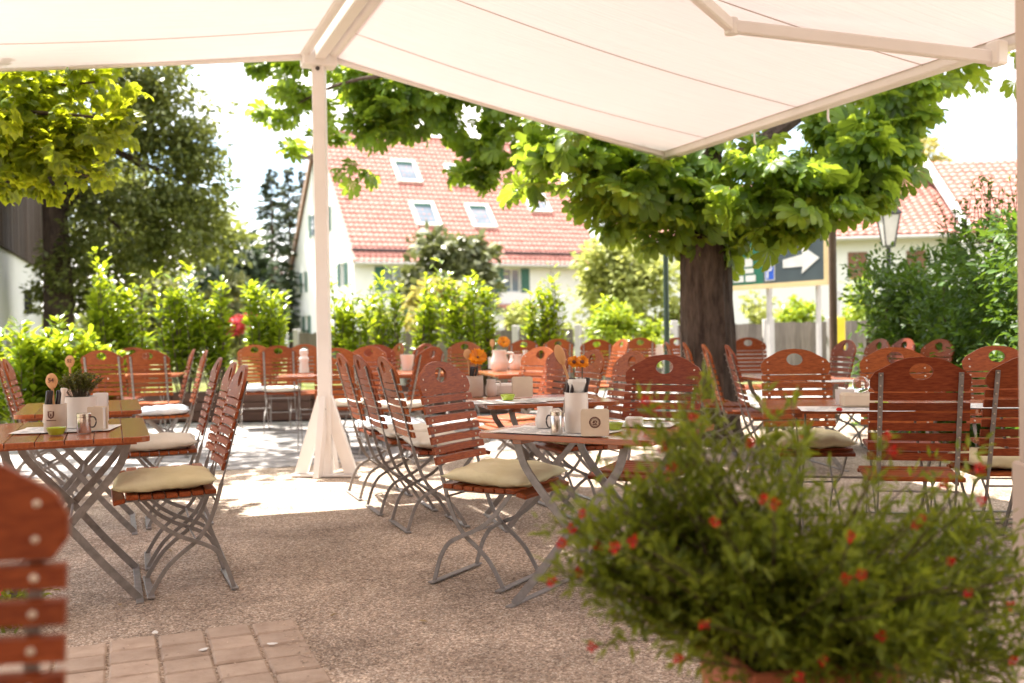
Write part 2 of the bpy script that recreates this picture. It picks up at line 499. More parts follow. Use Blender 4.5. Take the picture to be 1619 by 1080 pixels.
# leaf scatter: one mesh holding many small leaves
def leaf_tpl(kind):
    if kind == 'blade':      # single folded leaf, length 1 along +x
        v = [(0, 0, 0), (0.35, 0.2, 0.06), (0.35, -0.2, 0.06), (0.72, 0.19, 0.03), (0.72, -0.19, 0.03), (1, 0, -0.06), (0.36, 0, 0), (0.72, 0, -0.02)]
        f = [(0, 6, 1), (0, 2, 6), (1, 6, 7, 3), (6, 2, 4, 7), (3, 7, 5), (7, 4, 5)]
    elif kind == 'slim':
        v = [(0, 0, 0), (0.45, 0.14, 0.05), (1, 0, -0.04), (0.45, -0.14, 0.05)]
        f = [(0, 3, 2), (0, 2, 1)]
    elif kind == 'quad':
        v = [(0, 0, 0), (0.5, 0.3, 0.08), (1, 0, 0), (0.5, -0.3, 0.08)]
        f = [(0, 1, 2), (0, 2, 3)]
        f = [(0, 3, 2, 1)]
    elif kind == 'needle':
        v = [(0, 0.03, 0), (0, -0.03, 0), (1, 0, -0.03)]
        f = [(0, 1, 2)]
    elif kind == 'palm7' or kind == 'palm5':
        v, f = [], []
        angs = (-105, -62, -30, 0, 30, 62, 105) if kind == 'palm7' else (-75, -38, 0, 38, 75)
        lens = (0.32, 0.45, 0.55, 0.6, 0.55, 0.45, 0.32) if kind == 'palm7' else (0.3, 0.42, 0.5, 0.42, 0.3)
        w = 0.11 if kind == 'palm7' else 0.15
        for k, (a, L) in enumerate(zip(angs, lens)):
            a = R(a); ca, sa = math.cos(a), math.sin(a)
            prof = ((0, 0, 0), (0.34, w * 0.38, 0.015), (0.7, w * .98, 0.0), (0.92, w * 0.78, -0.05), (1.0, 0, -0.09)) if kind == 'palm7' else ((0, 0, 0), (0.4, w * 0.8, 0.02), (0.7, w, 0), (0.88, w * 0.4, -0.04), (1, 0, -0.08))
            b = len(v)
            mids = [(p[0] * L, 0, p[2] - 0.015) for p in prof]
            for p in mids: v.append((p[0] * ca, p[0] * sa, p[2]))
            for p in prof[1:-1]:
                x, y, z = p[0] * L, p[1], p[2] + 0.01
                v.append((x * ca - y * sa, x * sa + y * ca, z))
            for p in prof[1:-1]:
                x, y, z = p[0] * L, -p[1], p[2] + 0.01
                v.append((x * ca - y * sa, x * sa + y * ca, z))
            Lf, Rt = b + 5, b + 8
            f += [(b, b + 1, Lf), (b, Rt, b + 1), (b + 1, b + 2, Lf + 1, Lf), (b + 1, Rt, Rt + 1, b + 2),
                  (b + 2, b + 3, Lf + 2, Lf + 1), (b + 2, Rt + 1, Rt + 2, b + 3), (b + 3, b + 4, Lf + 2), (b + 3, Rt + 2, b + 4)]
    return np.array(v, dtype=np.float64), f

def scatter(name, pts, dirs, nrm, size, kind, mat, parent=None, label=None):
    """pts (n,3), dirs (n,3) leaf axis, nrm (n,3) rough normal, size (n,)"""
    tv, tf = leaf_tpl(kind)
    n = len(pts)
    d = dirs / np.maximum(np.linalg.norm(dirs, axis=1, keepdims=True), 1e-9)
    b = np.cross(nrm, d)
    bl = np.linalg.norm(b, axis=1, keepdims=True)
    b = np.where(bl > 1e-6, b / np.maximum(bl, 1e-9), np.array([[0, 1.0, 0]]))
    c = np.cross(d, b)
    V = (pts[:, None, :] + size[:, None, None] * (tv[None, :, 0:1] * d[:, None, :] + tv[None, :, 1:2] * b[:, None, :] + tv[None, :, 2:3] * c[:, None, :]))
    V = V.reshape(-1, 3)
    K = len(tv)
    loops = np.concatenate([np.array(f) for f in tf])
    cnt = np.array([len(f) for f in tf])
    L = (loops[None, :] + (np.arange(n) * K)[:, None]).reshape(-1)
    cn = np.tile(cnt, n)
    st = np.concatenate([[0], np.cumsum(cn)[:-1]])
    me = bpy.data.meshes.new(name)
    me.vertices.add(len(V)); me.vertices.foreach_set('co', V.astype(np.float32).ravel())
    me.loops.add(len(L)); me.loops.foreach_set('vertex_index', L.astype(np.int32))
    me.polygons.add(len(cn)); me.polygons.foreach_set('loop_start', st.astype(np.int32))
    try:
        me.polygons.foreach_set('loop_total', cn.astype(np.int32))
    except Exception:
        pass
    me.materials.append(M[mat])
    me.update(calc_edges=True)
    me.validate()
    o = bpy.data.objects.new(name, me)
    C.objects.link(o)
    if parent is not None: o.parent = parent
    if label: o['label'] = label
    return o

def unit(n):
    v = rng.normal(size=(n, 3))
    return v / np.linalg.norm(v, axis=1, keepdims=True)

def blob_points(blobs, n, hollow=0.55):
    """n points in a union of ellipsoid clumps; blobs = [(cx,cy,cz,rx,ry,rz,weight)]"""
    w = np.array([b[6] for b in blobs], float); w /= w.sum()
    idx = rng.choice(len(blobs), n, p=w)
    B = np.array([b[:6] for b in blobs], float)[idx]
    u = unit(n)
    r = (hollow + (1 - hollow) * rng.random(n) ** 0.6)[:, None]
    r *= 1 + 0.10 * rng.normal(size=(n, 1))
    return B[:, :3] + u * r * B[:, 3:6], u, idx

def crown(name, blobs, n, size, kind, mat, parent=None, hollow=0.5, sub=0, droop=0.3, var=0.3, subr=0.22):
    """foliage: leaves gathered in sub clumps inside the blobs, so that light and gaps show between them"""
    if sub:
        cp, cu, _ = blob_points(blobs, sub, hollow)
        k = rng.integers(0, sub, n)
        base = min(b[3] for b in blobs)
        rr = subr * (0.6 + 0.8 * rng.random(sub))
        off = unit(n) * (rng.random((n, 1)) ** 0.5)
        off[:, 2] *= 0.55
        p = cp[k] + off * rr[k][:, None]
        u = cu[k] * 0.6 + off
    else:
        p, u, _ = blob_points(blobs, n, hollow)
    d = u * 0.8 + unit(n) * 0.7
    d[:, 2] -= droop
    nr = u * 0.5 + unit(n) * 0.6
    nr[:, 2] += 0.7
    sz = size * (1 - var + 2 * var * rng.random(n))
    return scatter(name, p, d, nr, sz, kind, mat, parent)
# ------------------------------------------------------------------ world and sun
SUNV = Vector((-0.36, 0.38, 1.0)).normalized()
w = bpy.data.worlds.new('World')
S.world = w
w.use_nodes = True
nt = w.node_tree
for n in list(nt.nodes): nt.nodes.remove(n)
wo = nt.nodes.new('ShaderNodeOutputWorld')
bg = nt.nodes.new('ShaderNodeBackground')
sky = nt.nodes.new('ShaderNodeTexSky')
sky.sky_type = 'NISHITA'
sky.sun_disc = False
sky.sun_elevation = math.asin(SUNV.z)
sky.sun_rotation = math.atan2(SUNV.x, SUNV.y)
sky.air_density = 1.0
sky.dust_density = 1.2
sky.ozone_density = 1.0
tc = nt.nodes.new('ShaderNodeTexCoord')
mp = nt.nodes.new('ShaderNodeMapping')
mp.inputs['Scale'].default_value = (1.0, 1.0, 2.6)
ns = nt.nodes.new('ShaderNodeTexNoise')
ns.inputs['Scale'].default_value = 3.2
ns.inputs['Detail'].default_value = 7
ns.inputs['Roughness'].default_value = 0.55
nt.links.new(tc.outputs['Generated'], mp.inputs['Vector'])
nt.links.new(mp.outputs[0], ns.inputs['Vector'])
cr = nt.nodes.new('ShaderNodeValToRGB')
cr.color_ramp.elements[0].position = 0.42
cr.color_ramp.elements[1].position = 0.58
nt.links.new(ns.outputs['Fac'], cr.inputs['Fac'])
mx = nt.nodes.new('ShaderNodeMix')
mx.data_type = 'RGBA'
mx.inputs[7].default_value = (11.0, 10.2, 9.6, 1)
nt.links.new(cr.outputs['Color'], mx.inputs[0])
nt.links.new(sky.outputs[0], mx.inputs[6])
nt.links.new(mx.outputs[2], bg.inputs['Color'])
bg.inputs['Strength'].default_value = 0.1
nt.links.new(bg.outputs[0], wo.inputs['Surface'])
sd = bpy.data.lights.new('sun', 'SUN')
sd.energy = 5.0
sd.angle = R(0.55)
sd.color = (1.0, 0.93, 0.84)
so = bpy.data.objects.new('sun', sd)
C.objects.link(so)
so.rotation_euler = SUNV.to_track_quat('Z', 'Y').to_euler()
S.view_settings.view_transform = 'Standard'
S.view_settings.look = 'None'
S.view_settings.gamma = 1
S.view_settings.exposure = 1.9
S.cycles.use_denoising = True
S.cycles.max_bounces = 8
S.cycles.transparent_max_bounces = 4
S.cycles.diffuse_bounces = 4
S.cycles.sample_clamp_indirect = 6.0
S.cycles.caustics_reflective = False
S.cycles.caustics_refractive = False

# ------------------------------------------------------------------ ground
GA = R(21.5)
Ux, Uy = math.cos(GA), math.sin(GA)          # along the rows
def grid(o, a, b):
    """point o + a along u + b along v"""
    return (o[0] + a * Ux - b * Uy, o[1] + a * Uy + b * Ux)

def sheet(name, poly, z, mat, thick=0.0):
    m_ = mb(mat)
    if thick:
        m_.prism(poly, z - thick, z)
    else:
        m_.add([(x, y, z) for x, y in poly], [tuple(range(len(poly)))])
    o = m_.build(name)
    tag(o, kind='structure')
    return o
sheet('ground', [(-500, -300), (500, -300), (500, 700), (-500, 700)], 0, 'earth')
sheet('gravel_yard', [(-9, -4), (9, -4), (9, 13.5), (2.5, 13.6), (-2, 9.0), (-9, 6.6)], 0.004, 'gravel')
sheet('cobbled_path', [(-9.4, 6.55), (-2, 8.2), (0.8, 9.6), (3.5, 13.6), (-9.5, 13.4)], 0.008, 'cobble')
sheet('road', [(0.5, 13.0), (14, 12.0), (30, 12), (40, 30), (30, 34), (6.5, 17.4), (0.8, 17.8)], 0.006, 'asphalt')
# paver path at the lower left: staggered by hand-laid jitter
pv = mb('paver')
o0 = (-0.86, 3.85)
PW, PL = 0.168, 0.150
for i in range(0, 16):
    sh = random.uniform(-0.03, 0.03) if i else 0
    for j in range(0, 19):
        if i == 0 and j == 0: pass
        jx, jy = random.uniform(-0.003, 0.003), random.uniform(-0.003, 0.003)
        c = grid(o0, -(i + 0.5) * PW - 0.05 * 0 + jx, -(j + 0.5) * PL + sh + jy + (0.02 if i % 2 else 0))
        M4 = Matrix.Translation((c[0], c[1], 0.0)) @ Matrix.Rotation(GA + random.uniform(-0.012, 0.012), 4, 'Z') @ Matrix.Rotation(random.uniform(-0.008, 0.008), 4, 'X')
        pv.box(-PW / 2 + 0.005, PW / 2 - 0.005, -PL / 2 + 0.005, PL / 2 - 0.005, -0.02, 0.014 + random.uniform(-0.003, 0.003), M4, bev=0.007)
tag(pv.build('paver_path'), kind='structure')
# a few flakes of litter on the pavers
for k, (px, py) in enumerate(((430, 1018), (322, 1027), (245, 1000))):
    p = at(px, py, 3.55)
    q = MB().use(M['paper'])
    t_ = (p - Vector((0, 0, CH)))
    s_ = (0.020 - CH) / t_.z
    g_ = Vector((0, 0, CH)) + t_ * s_
    poly = [(0.018 * math.cos(a) * (1 + .3 * math.sin(3 * a + k)), 0.011 * math.sin(a)) for a in [i * PI / 5 for i in range(10)]]
    q.prism(poly, 0, 0.0015, Matrix.Translation(g_) @ Matrix.Rotation(k, 4, 'Z'))
    o = q.build('fallen_petal')
    tag(o, ['pale petal fallen on the brick pavers nearest the gravel corner', 'pale petal fallen on the middle of the brick pavers', 'pale petal fallen on the edge row of the brick pavers'][k], 'petal', 'petals fallen on the pavers')

# ------------------------------------------------------------------ folding chair
def board_outline():
    pts = [(-0.198, 0.0), (0.198, 0.0), (0.2, 0.03), (0.199, 0.062), (0.192, 0.078)]
    top = [(0.165, 0.092), (0.13, 0.112), (0.095, 0.131), (0.055, 0.143), (0.0, 0.1475)]
    pts += top
    pts += [(-x, y) for x, y in reversed(pts[2:-1])]
    return pts

def ring(poly, c, n):
    """poly resampled by angle about c"""
    out = []
    for k in range(n):
        a = 2 * PI * k / n + 0.01
        dx, dy = math.cos(a), math.sin(a)
        best = None
        for i in range(len(poly)):
            (x1, y1), (x2, y2) = poly[i], poly[(i + 1) % len(poly)]
            ex, ey = x2 - x1, y2 - y1
            den = dx * ey - dy * ex
            if abs(den) < 1e-9: continue
            t = ((x1 - c[0]) * ey - (y1 - c[1]) * ex) / den
            s_ = ((x1 - c[0]) * dy - (y1 - c[1]) * dx) / den
            if t > 0 and -1e-6 <= s_ <= 1 + 1e-6 and (best is None or t < best):
                best = t
        out.append((c[0] + dx * best, c[1] + dy * best))
    return out

UPR = [(-0.262, 0.905), (-0.232, 0.79), (-0.199, 0.67), (-0.168, 0.55), (-0.142, 0.455), (-0.118, 0.37), (-0.083, 0.285), (-0.035, 0.222), (0.03, 0.172), (0.082, 0.125), (0.118, 0.075), (0.15, 0.02), (0.156, 0.006)]
def upr_at(z):
    for (y1, z1), (y2, z2) in zip(UPR, UPR[1:]):
        if z1 >= z >= z2:
            t = (z1 - z) / (z1 - z2)
            return y1 + (y2 - y1) * t, math.atan2(y2 - y1, -(z2 - z1))
    (y1, z1), (y2, z2) = UPR[0], UPR[1]
    t = (z1 - z) / (z1 - z2)
    return y1 + (y2 - y1) * t, math.atan2(y2 - y1, -(z2 - z1))

def bowed(mbx, poly_front, thick, M4, bow):
    pass

def make_chair():
    t = thing('folding_chair', 'x', 'chair', group='slatted folding chairs of the beer garden')
    # backrest: pierced top board and seven slats, bowed a little in plan
    b = mb('wood')
    bow = lambda x: -0.014 * (1 - (x / 0.2) ** 2)
    NR = 44
    outer = ring(board_outline(), (0, 0.085), NR)
    hole = [(0.047 * math.cos(2 * PI * k / NR + 0.01), 0.085 + 0.035 * math.sin(2 * PI * k / NR + 0.01)) for k in range(NR)]
    z0 = 0.8245
    def put(x, h, off):
        z = z0 + h
        y, a = upr_at(min(z, 0.905))
        y = y + (z - min(z, 0.905)) * -0.262
        return (x, y + bow(x) + off + 0.010, z)
    vs, fs = [], []
    for off in (0.0, 0.014):
        vs += [put(x, h, off) for x, h in outer] + [put(x, h, off) for x, h in hole]
    for k in range(NR):
        j = (k + 1) % NR
        fs.append((k, j, NR + j, NR + k))
        fs.append((2 * NR + k, 3 * NR + k, 3 * NR + j, 2 * NR + j))
        fs.append((k, 2 * NR + k, 2 * NR + j, j))
        fs.append((NR + k, NR + j, 3 * NR + j, 3 * NR + k))
    b.add(vs, fs)
    slz = [0.8245 - 0.0437 * (k + 1) + 0.0035 for k in range(7)]
    for k, z in enumerate(slz):
        wd = 0.199 + 0.001 * k
        y, a = upr_at(z + 0.018)
        vs, fs = [], []
        nseg = 6
        for i in range(nseg + 1):
            x = -wd + 2 * wd * i / nseg
            for (oy, oz) in ((0, 0.001), (0.013, 0.004), (0.013, 0.032), (0, 0.035)):
                zz = z + oz
                yy = upr_at(zz)[0]
                vs.append((x, yy + bow(x) * 1.0 + oy + 0.010, zz))
        for i in range(nseg):
            for q in range(4):
                r_ = (q + 1) % 4
                fs.append((i * 4 + q, i * 4 + r_, (i + 1) * 4 + r_, (i + 1) * 4 + q))
        fs.append((3, 2, 1, 0)); e = nseg * 4
        fs.append((e, e + 1, e + 2, e + 3))
        b.add(vs, fs)
    b.use(M['bolt'])
    for sx in (-1, 1):
        for z in [0.8245 + 0.025, 0.8245 + 0.07] + [q + 0.018 for q in slz]:
            y = upr_at(z)[0] + bow(0.16) + 0.010
            for yy, ln in ((y + 0.013, 0.004), (y - 0.012, 0.004)):
                M4 = Matrix.Translation((sx * 0.16, yy, z)) @ Matrix.Rotation(-PI / 2, 4, 'X')
                b.lathe([(0.0055, -0.001), (0.0055, ln * 0.5), (0.003, ln), (0.0, ln)], 8, M4) if yy > y else b.lathe([(0.004, -0.004), (0.004, 0.001)], 6, M4)
    b.build('backrest', t, smooth=True)
    # seat: eight slats running across, ends showing at the sides
    s = mb('wood')
    for k in range(8):
        y = -0.118 + k * 0.0525
        z = 0.438 - 0.006 * math.sin(k / 7 * PI) - (0.012 if k == 7 else 0)
        M4 = Matrix.Translation((0, y, z)) @ Matrix.Rotation(R(-12) if k == 7 else 0, 4, 'X')
        s.box(-0.2, 0.2, 0, 0.049, -0.012, 0.009, M4, bev=0.004)
    s.use(M['bolt'])
    s.build('seat', t, smooth=True)
    for sx in (-1, 1):
        mb('metal').box(sx * 0.166 - 0.006, sx * 0.166 + 0.006, -0.12, 0.27, 0.412, 0.427).build('seat_rail', t)
    # legs: two curved flat bars on each side, crossing like scissors
    up = cat(UPR, 3)
    wx = [0.019 if p[1] > 0.47 else 0.007 for p in up]
    wn = [0.006 if p[1] > 0.47 else 0.018 for p in up]
    for sx in (-1, 1):
        mb('metal').bar(up, wx, wn, sx * 0.158).build('leg', t)
    fr = cat([(0.215, 0.425), (0.175, 0.375), (0.105, 0.30), (0.03, 0.25), (-0.035, 0.222), (-0.105, 0.185), (-0.145, 0.13), (-0.168, 0.07), (-0.187, 0.006)], 3)
    for sx in (-1, 1):
        mb('metal').bar(fr, 0.007, 0.018, sx * 0.176).build('leg', t)
    mb('metal').box(-0.205, 0.205, 0.140, 0.170, 0.004, 0.011, bev=0.002).build('foot_bar', t)
    mb('metal').box(-0.205, 0.205, -0.203, -0.173, 0.004, 0.011, bev=0.002).build('foot_bar', t)
    mb('metal').tube([(-0.18, -0.035, 0.222), (0.18, -0.035, 0.222)], 0.005, 8).build('stretcher', t)
    mb('metal').tube([(-0.17, -0.122, 0.385), (0.17, -0.122, 0.385)], 0.005, 8).build('stretcher', t)
    proto_done(t)
    return t

chair = make_chair()
def cyaw(deg):          # facing direction in degrees ccw from +x  -> rotation of local +y
    return R(deg - 90)

CH_POS = {}
def chair_at(key, x, y, face, label, back=False):
    if back:
        x += 0.25 * math.cos(R(face)); y += 0.25 * math.sin(R(face))
    o = place(chair, (x, y, 0.012 if y > 8 and x < 3 else 0.006), cyaw(face), label, 'slatted folding chairs of the beer garden')
    CH_POS[key] = (x, y, face)
    return o

chair_at('F', -0.11, 4.44, -30, 'sharply focused chair with a cream cushion at the table with the round-emblem holder')
chair_at('L0', -0.785, 1.28, -78, 'out-of-focus red-brown chair back cut off by the lower frame edge', True)
chair_at('L1', -1.47, 4.42, 203, 'chair with a cream cushion drawn up to the table with the potted herb')
chair_at('M1a', -1.66, 4.93, 201, 'uncushioned chair directly behind the cushioned chair at the herb-pot table')
chair_at('L2', -2.02, 5.92, 201, 'glowing orange chair with a pale cushion at the far end of the herb-pot tables')
chair_at('L4', -2.62, 8.45, 201, 'chair seen edge-on with a blue and white cushion beyond the herb-pot tables', True)
chair_at('L3', -2.95, 9.15, 201, 'farther edge-on chair just behind the one with the blue cushion', True)
chair_at('C3', -0.48, 5.71, 21, 'nearest of the chairs seen from behind beside the white awning post')
chair_at('C2', -0.70, 6.24, 21, 'middle chair of the row seen from behind beside the white awning post')
chair_at('C1', -0.91, 6.80, 21, 'farthest chair of the row seen from behind beside the white awning post')
chair_at('K4', 0.71, 5.95, 201, 'pinkish chair with a white glimpse in its handle hole, left of the orange one', True)
chair_at('K3', 0.52, 6.52, 201, 'pinkish chair with a dark handle hole behind the marigold vase', True)
chair_at('K2', 0.33, 7.1, 201, 'pale sunlit orange chair behind the tall wooden spoon', True)
chair_at('K1', 0.22, 7.85, 222, 'deep orange sunlit chair behind the pale orange one', True)
chair_at('O1', 0.77, 5.05, 243, 'saturated orange chair back rising behind the flowering shrub', True)
chair_at('R1', 1.71, 4.17, 77, 'large dark red-brown chair seen from behind beside the shrub', True)
chair_at('R1b', 2.24, 4.26, 84, 'dark chair with a cream cushion half hidden by the beige awning post', True)
chair_at('R2', 1.66, 5.85, 266, 'pinkish-red chair facing us across the table with the glass globe', True)
chair_at('R3', 2.25, 5.85, 256, 'pinkish-red chair mostly hidden behind the large dark chair', True)
chair_at('R4', 2.85, 5.85, 262, 'brown chair facing us in front of the dark hedge near the awning post', True)
chair_at('S1', 2.86, 8.55, 190, 'slender side-on chair with bright gaps beside the brown sign post', True)
chair_at('S2', 3.22, 8.75, 190, 'second side-on chair from the brown sign post, in front of the hedge', True)
chair_at('S3', 3.62, 9.2, 190, 'third side-on chair from the brown sign post, in front of the hedge', True)
chair_at('S4', 3.62, 8.45, 196, 'bright orange side-on chair farthest from the brown sign post', True)
chair_at('V4', 1.63, 7.45, -4, 'edge-on pink chair nearest us in front of the chestnut trunk', True)
chair_at('V3', 1.55, 7.95, -4, 'edge-on pink chair second from us in front of the chestnut trunk', True)
chair_at('V2', 1.49, 8.5, -4, 'edge-on pink chair third from us beside the chestnut trunk', True)
chair_at('V1', 1.42, 9.0, -4, 'edge-on pink chair farthest from us beside the chestnut trunk', True)
chair_at('Q1', 2.68, 11.3, 264, 'red chair facing us just beyond the foot of the chestnut tree', True)
chair_at('M1', -0.69, 8.45, 148, 'orange sunlit chair seen half from behind above the brown focused chair', True)
chair_at('M1b', -0.92, 10.5, 150, 'brown chair half hidden directly behind the orange sunlit one', True)
chair_at('M2', -0.56, 11.7, 262, 'dark red chair facing us behind the orange flower', True)
chair_at('N1', -1.36, 9.4, 250, 'red-orange chair behind the row beside the awning post', True)
chair_at('N2', -1.42, 10.4, 290, 'orange chair overlapping the red-orange one behind the post row', True)
chair_at('N3', -1.28, 11.2, 205, 'brown side-on chair beside the white cup on the far table', True)
chair_at('N0', -1.52, 8.6, 92, 'chair seen from behind just beyond the white awning post', True)
chair_at('P1', -3.08, 11.9, 285, 'far chair facing us in front of the laurel column by the red blossom', True)
chair_at('P2', -2.56, 10.9, 98, 'far chair seen from behind with a white cushion near the awning post', True)
chair_at('P3', -2.43, 11.65, 280, 'far chair facing us with an orange seat near the awning post', True)
chair_at('B1', -3.96, 9.6, 97, 'chair seen from behind between the two wooden spoons and the laurels', True)
chair_at('B2', -3.46, 9.45, 97, 'chair seen square from behind nearest the laurel gap at the herb-pot table', True)
chair_at('B0', -4.98, 11.2, 285, 'far chair half hidden behind the second wooden spoon', True)
chair_at('B3', -4.28, 11.2, 275, 'far chair glimpsed between the two chairs seen from behind', True)
chair_at('E0', -3.42, 6.75, 21, 'chair at the left frame edge seen edge-on against the dark laurel', True)
chair_at('E1', -3.78, 7.35, 21, 'partly hidden chair behind the edge-on one at the frame edge', True)
chair_at('U1', 0.15, 12.6, 92, 'far dark brown chair with a bright handle hole behind the orange flowers', True)
chair_at('U2', 0.60, 13.0, 95, 'far brown chair just showing behind the deep orange sunlit one', True)
chair_at('U3', 1.02, 12.0, 88, 'far dark red chair in front of the pale fence post', True)
chair_at('U4', 1.27, 11.6, 200, 'small orange side-on chair between the dark far chairs', True)
chair_at('U5', 1.66, 12.9, 85, 'far dark chair behind the white planter left of the green post', True)
chair_at('U6', 2.06, 12.4, 285, 'far dark chair between the green post and the chestnut trunk', True)

# ------------------------------------------------------------------ cushions
def cushion_mesh(mat, seed):
    rnd = random.Random(seed)
    m_ = mb(mat)
    n, vs, fs = 18, [], []
    ph = [rnd.uniform(0, 6) for _ in range(6)]
    for side in (1, -1):
        for i in range(n + 1):
            for j in range(n + 1):
                u, v = -1 + 2 * i / n, -1 + 2 * j / n
                edge = max(0.0, (1 - abs(u) ** 3.2)) ** 0.5 * max(0.0, (1 - abs(v) ** 3.2)) ** 0.5
                pull = 1 - 0.045 * (1 - abs(u * v)) * (abs(u) ** 6 + abs(v) ** 6)
                x, y = u * 0.212 * pull, v * 0.212 * pull
                wr = 0.008 * math.sin(11 * u + 3 * v + ph[0]) * math.sin(7 * v + ph[1]) + 0.003 * math.sin(26 * (u + 0.4 * v) + ph[2]) * (abs(v) ** 2) + 0.002 * math.sin(30 * v + ph[3]) * abs(u) ** 2
                z = side * (0.040 * edge) + wr * edge + 0.004 * math.sin(3 * u + ph[4])
                vs.append((x, y, z))
    o2 = (n + 1) ** 2
    for i in range(n):
        for j in range(n):
            a = i * (n + 1) + j
            q = (a, a + n + 1, a + n + 2, a + 1)
            fs.append(q)
            fs.append(tuple(reversed([k + o2 for k in q])))
    m_.add(vs, fs)
    b = m_.build('seat_cushion', smooth=True)
    bm = bmesh.new(); bm.from_mesh(b.data)
    bmesh.ops.remove_doubles(bm, verts=bm.verts, dist=0.0008)
    bmesh.ops.recalc_face_normals(bm, faces=bm.faces)
    bm.to_mesh(b.data); bm.free()
    # piping and tie at one corner
    pp = [(sx, sy) for sx, sy in ((-.196, -.196), (.196, -.196), (.196, .196), (-.196, .196))]
    loop = []
    for k in range(4):
        a, c = pp[k], pp[(k + 1) % 4]
        for q in range(6):
            t = q / 6
            bend = 1 - 0.045 * math.sin(PI * t)
            loop.append(((a[0] + (c[0] - a[0]) * t) * bend, (a[1] + (c[1] - a[1]) * t) * bend, 0.001))
    loop.append(loop[0])
    mb(mat).tube(loop, 0.0035, 6).build('piping', b, smooth=True)
    SRC.update([b.name] + [c.name for c in b.children])
    return b
cus = {'cream': cushion_mesh('cream', 1), 'white': cushion_mesh('white', 2), 'blue': cushion_mesh('blue', 3)}
for key, kind, lab in (
        ('F', 'cream', 'cream cushion on the brown focused chair in the middle'),
        ('L1', 'cream', 'cream cushion on the nearer chair at the herb-pot table'),
        ('L2', 'white', 'pale sunlit cushion on the orange chair by the herb-pot tables'),
        ('L4', 'blue', 'blue and white cushion on the edge-on chair left of the awning post'),
        ('C3', 'white', 'off-white cushion on the nearest chair beside the awning post'),
        ('C2', 'white', 'off-white cushion on the middle chair beside the awning post'),
        ('C1', 'blue', 'bluish cushion on the farthest chair beside the awning post'),
        ('P1', 'blue', 'bluish cushion on the far chair by the red blossom'),
        ('P2', 'white', 'white cushion on the far chair seen from behind near the post'),
        ('R1b', 'cream', 'cream cushion beside the beige awning post'),
        ('R2', 'cream', 'cream cushion glimpsed under the table with the glass globe'),
        ('N0', 'white', 'white cushion on the chair just beyond the white awning post'),
        ('M1', 'white', 'white cushion on the orange half-turned chair'),
        ('K4', 'cream', 'cream cushion on the pinkish chair left of the orange one')):
    x, y, f = CH_POS[key]
    c = cus[kind]
    o = place(c, (x + 0.085 * math.cos(R(f)), y + 0.085 * math.sin(R(f)), 0.486), cyaw(f) + random.uniform(-.05, .05), lab, 'seat cushions on the folding chairs')
    o['category'] = 'cushion'
    o.rotation_euler[0] = R(-1.5)

# ------------------------------------------------------------------ folding table  (local x long side, y short side)
TZ = 0.71
def make_table(L, W, square=False):
    t = thing('folding_table', 'x', 'table', group='folding slatted tables')
    b = mb('tabwood')
    n = 6
    bw = W / n
    rc = 0.045
    for k in range(n):
        y0, y1 = -W / 2 + k * bw + 0.0018, -W / 2 + (k + 1) * bw - 0.0018
        poly = [(-L / 2, y0), (L / 2, y0), (L / 2, y1), (-L / 2, y1)]
        if k in (0, n - 1):
            s_ = -1 if k == 0 else 1
            yo, yi = (y0, y1) if k == 0 else (y1, y0)
            arc = lambda cx, sx: [(cx + sx * rc * math.cos(a), yo - s_ * rc + s_ * rc * math.sin(a)) for a in [i * PI / 2 / 5 for i in range(6)]]
            poly = [(-L / 2, yi), (L / 2, yi)] + arc(L / 2 - rc, 1) + list(reversed(arc(-L / 2 + rc, -1)))
        b.prism(poly, TZ - 0.023, TZ)
    top = b.build('tabletop', t)
    bv = top.modifiers.new('soft_edge', 'BEVEL'); bv.width = 0.003; bv.segments = 2; bv.limit_method = 'ANGLE'
    for x in (-L / 2 + 0.15, L / 2 - 0.19):
        mb('tabwood').box(x, x + 0.04, -W / 2 + 0.05, W / 2 - 0.05, TZ - 0.045, TZ - 0.0235).build('batten', t)
    for sx in (-1, 1):
        for sy in (-1, 1):
            x = sx * ((W if square else L) / 2 - (0.1 if square else 0.2)) + sy * 0.006
            pts = cat([(-sy * 0.235, TZ - 0.03), (-sy * 0.205, TZ - 0.13), (-sy * 0.12, 0.47), (sy * 0.0, 0.335), (sy * 0.13, 0.17), (sy * 0.27, 0.008)], 3)
            g_ = mb('metal').bar(pts, 0.008, 0.032, x)
            if square: g_.v = [(v[1], -v[0], v[2]) for v in g_.v]
            g_.build('leg', t)
    for sy in (-1, 1):
        e_ = (W / 2 - 0.06) if square else (L / 2 - 0.12)
        g_ = mb('metal').box(-e_, e_, sy * 0.27 - 0.015, sy * 0.27 + 0.015, 0.003, 0.010, bev=0.002)
        if square: g_.v = [(v[1], -v[0], v[2]) for v in g_.v]
        g_.build('foot_bar', t)
    e_ = (W / 2 - 0.1) if square else (L / 2 - 0.2)
    g_ = mb('metal').tube([(-e_, 0, 0.335), (e_, 0, 0.335)], 0.006, 8)
    if square: g_.v = [(v[1], -v[0], v[2]) for v in g_.v]
    g_.build('stretcher', t)
    proto_done(t)
    return t
table = make_table(1.0, 0.64)
square_table = make_table(0.76, 0.70, True)
TAB = {}
def table_at(key, corner, deg, label, along='v'):
    """corner = near-left corner; deg = direction of the edge towards the right. along='v': long side runs away"""
    a = R(deg)
    if along == 's':
        hw, hl = 0.38, 0.35
        rz = a
    elif along == 'v':
        hw, hl = 0.32, 0.5
        rz = a + PI / 2
    else:
        hw, hl = 0.5, 0.32
        rz = a
    cx = corner[0] + hw * math.cos(a) - hl * math.sin(a)
    cy = corner[1] + hw * math.sin(a) + hl * math.cos(a)
    TAB[key] = (cx, cy, a)
    return place(square_table if along == 's' else table, (cx, cy, 0.0), rz, label, 'folding slatted tables')
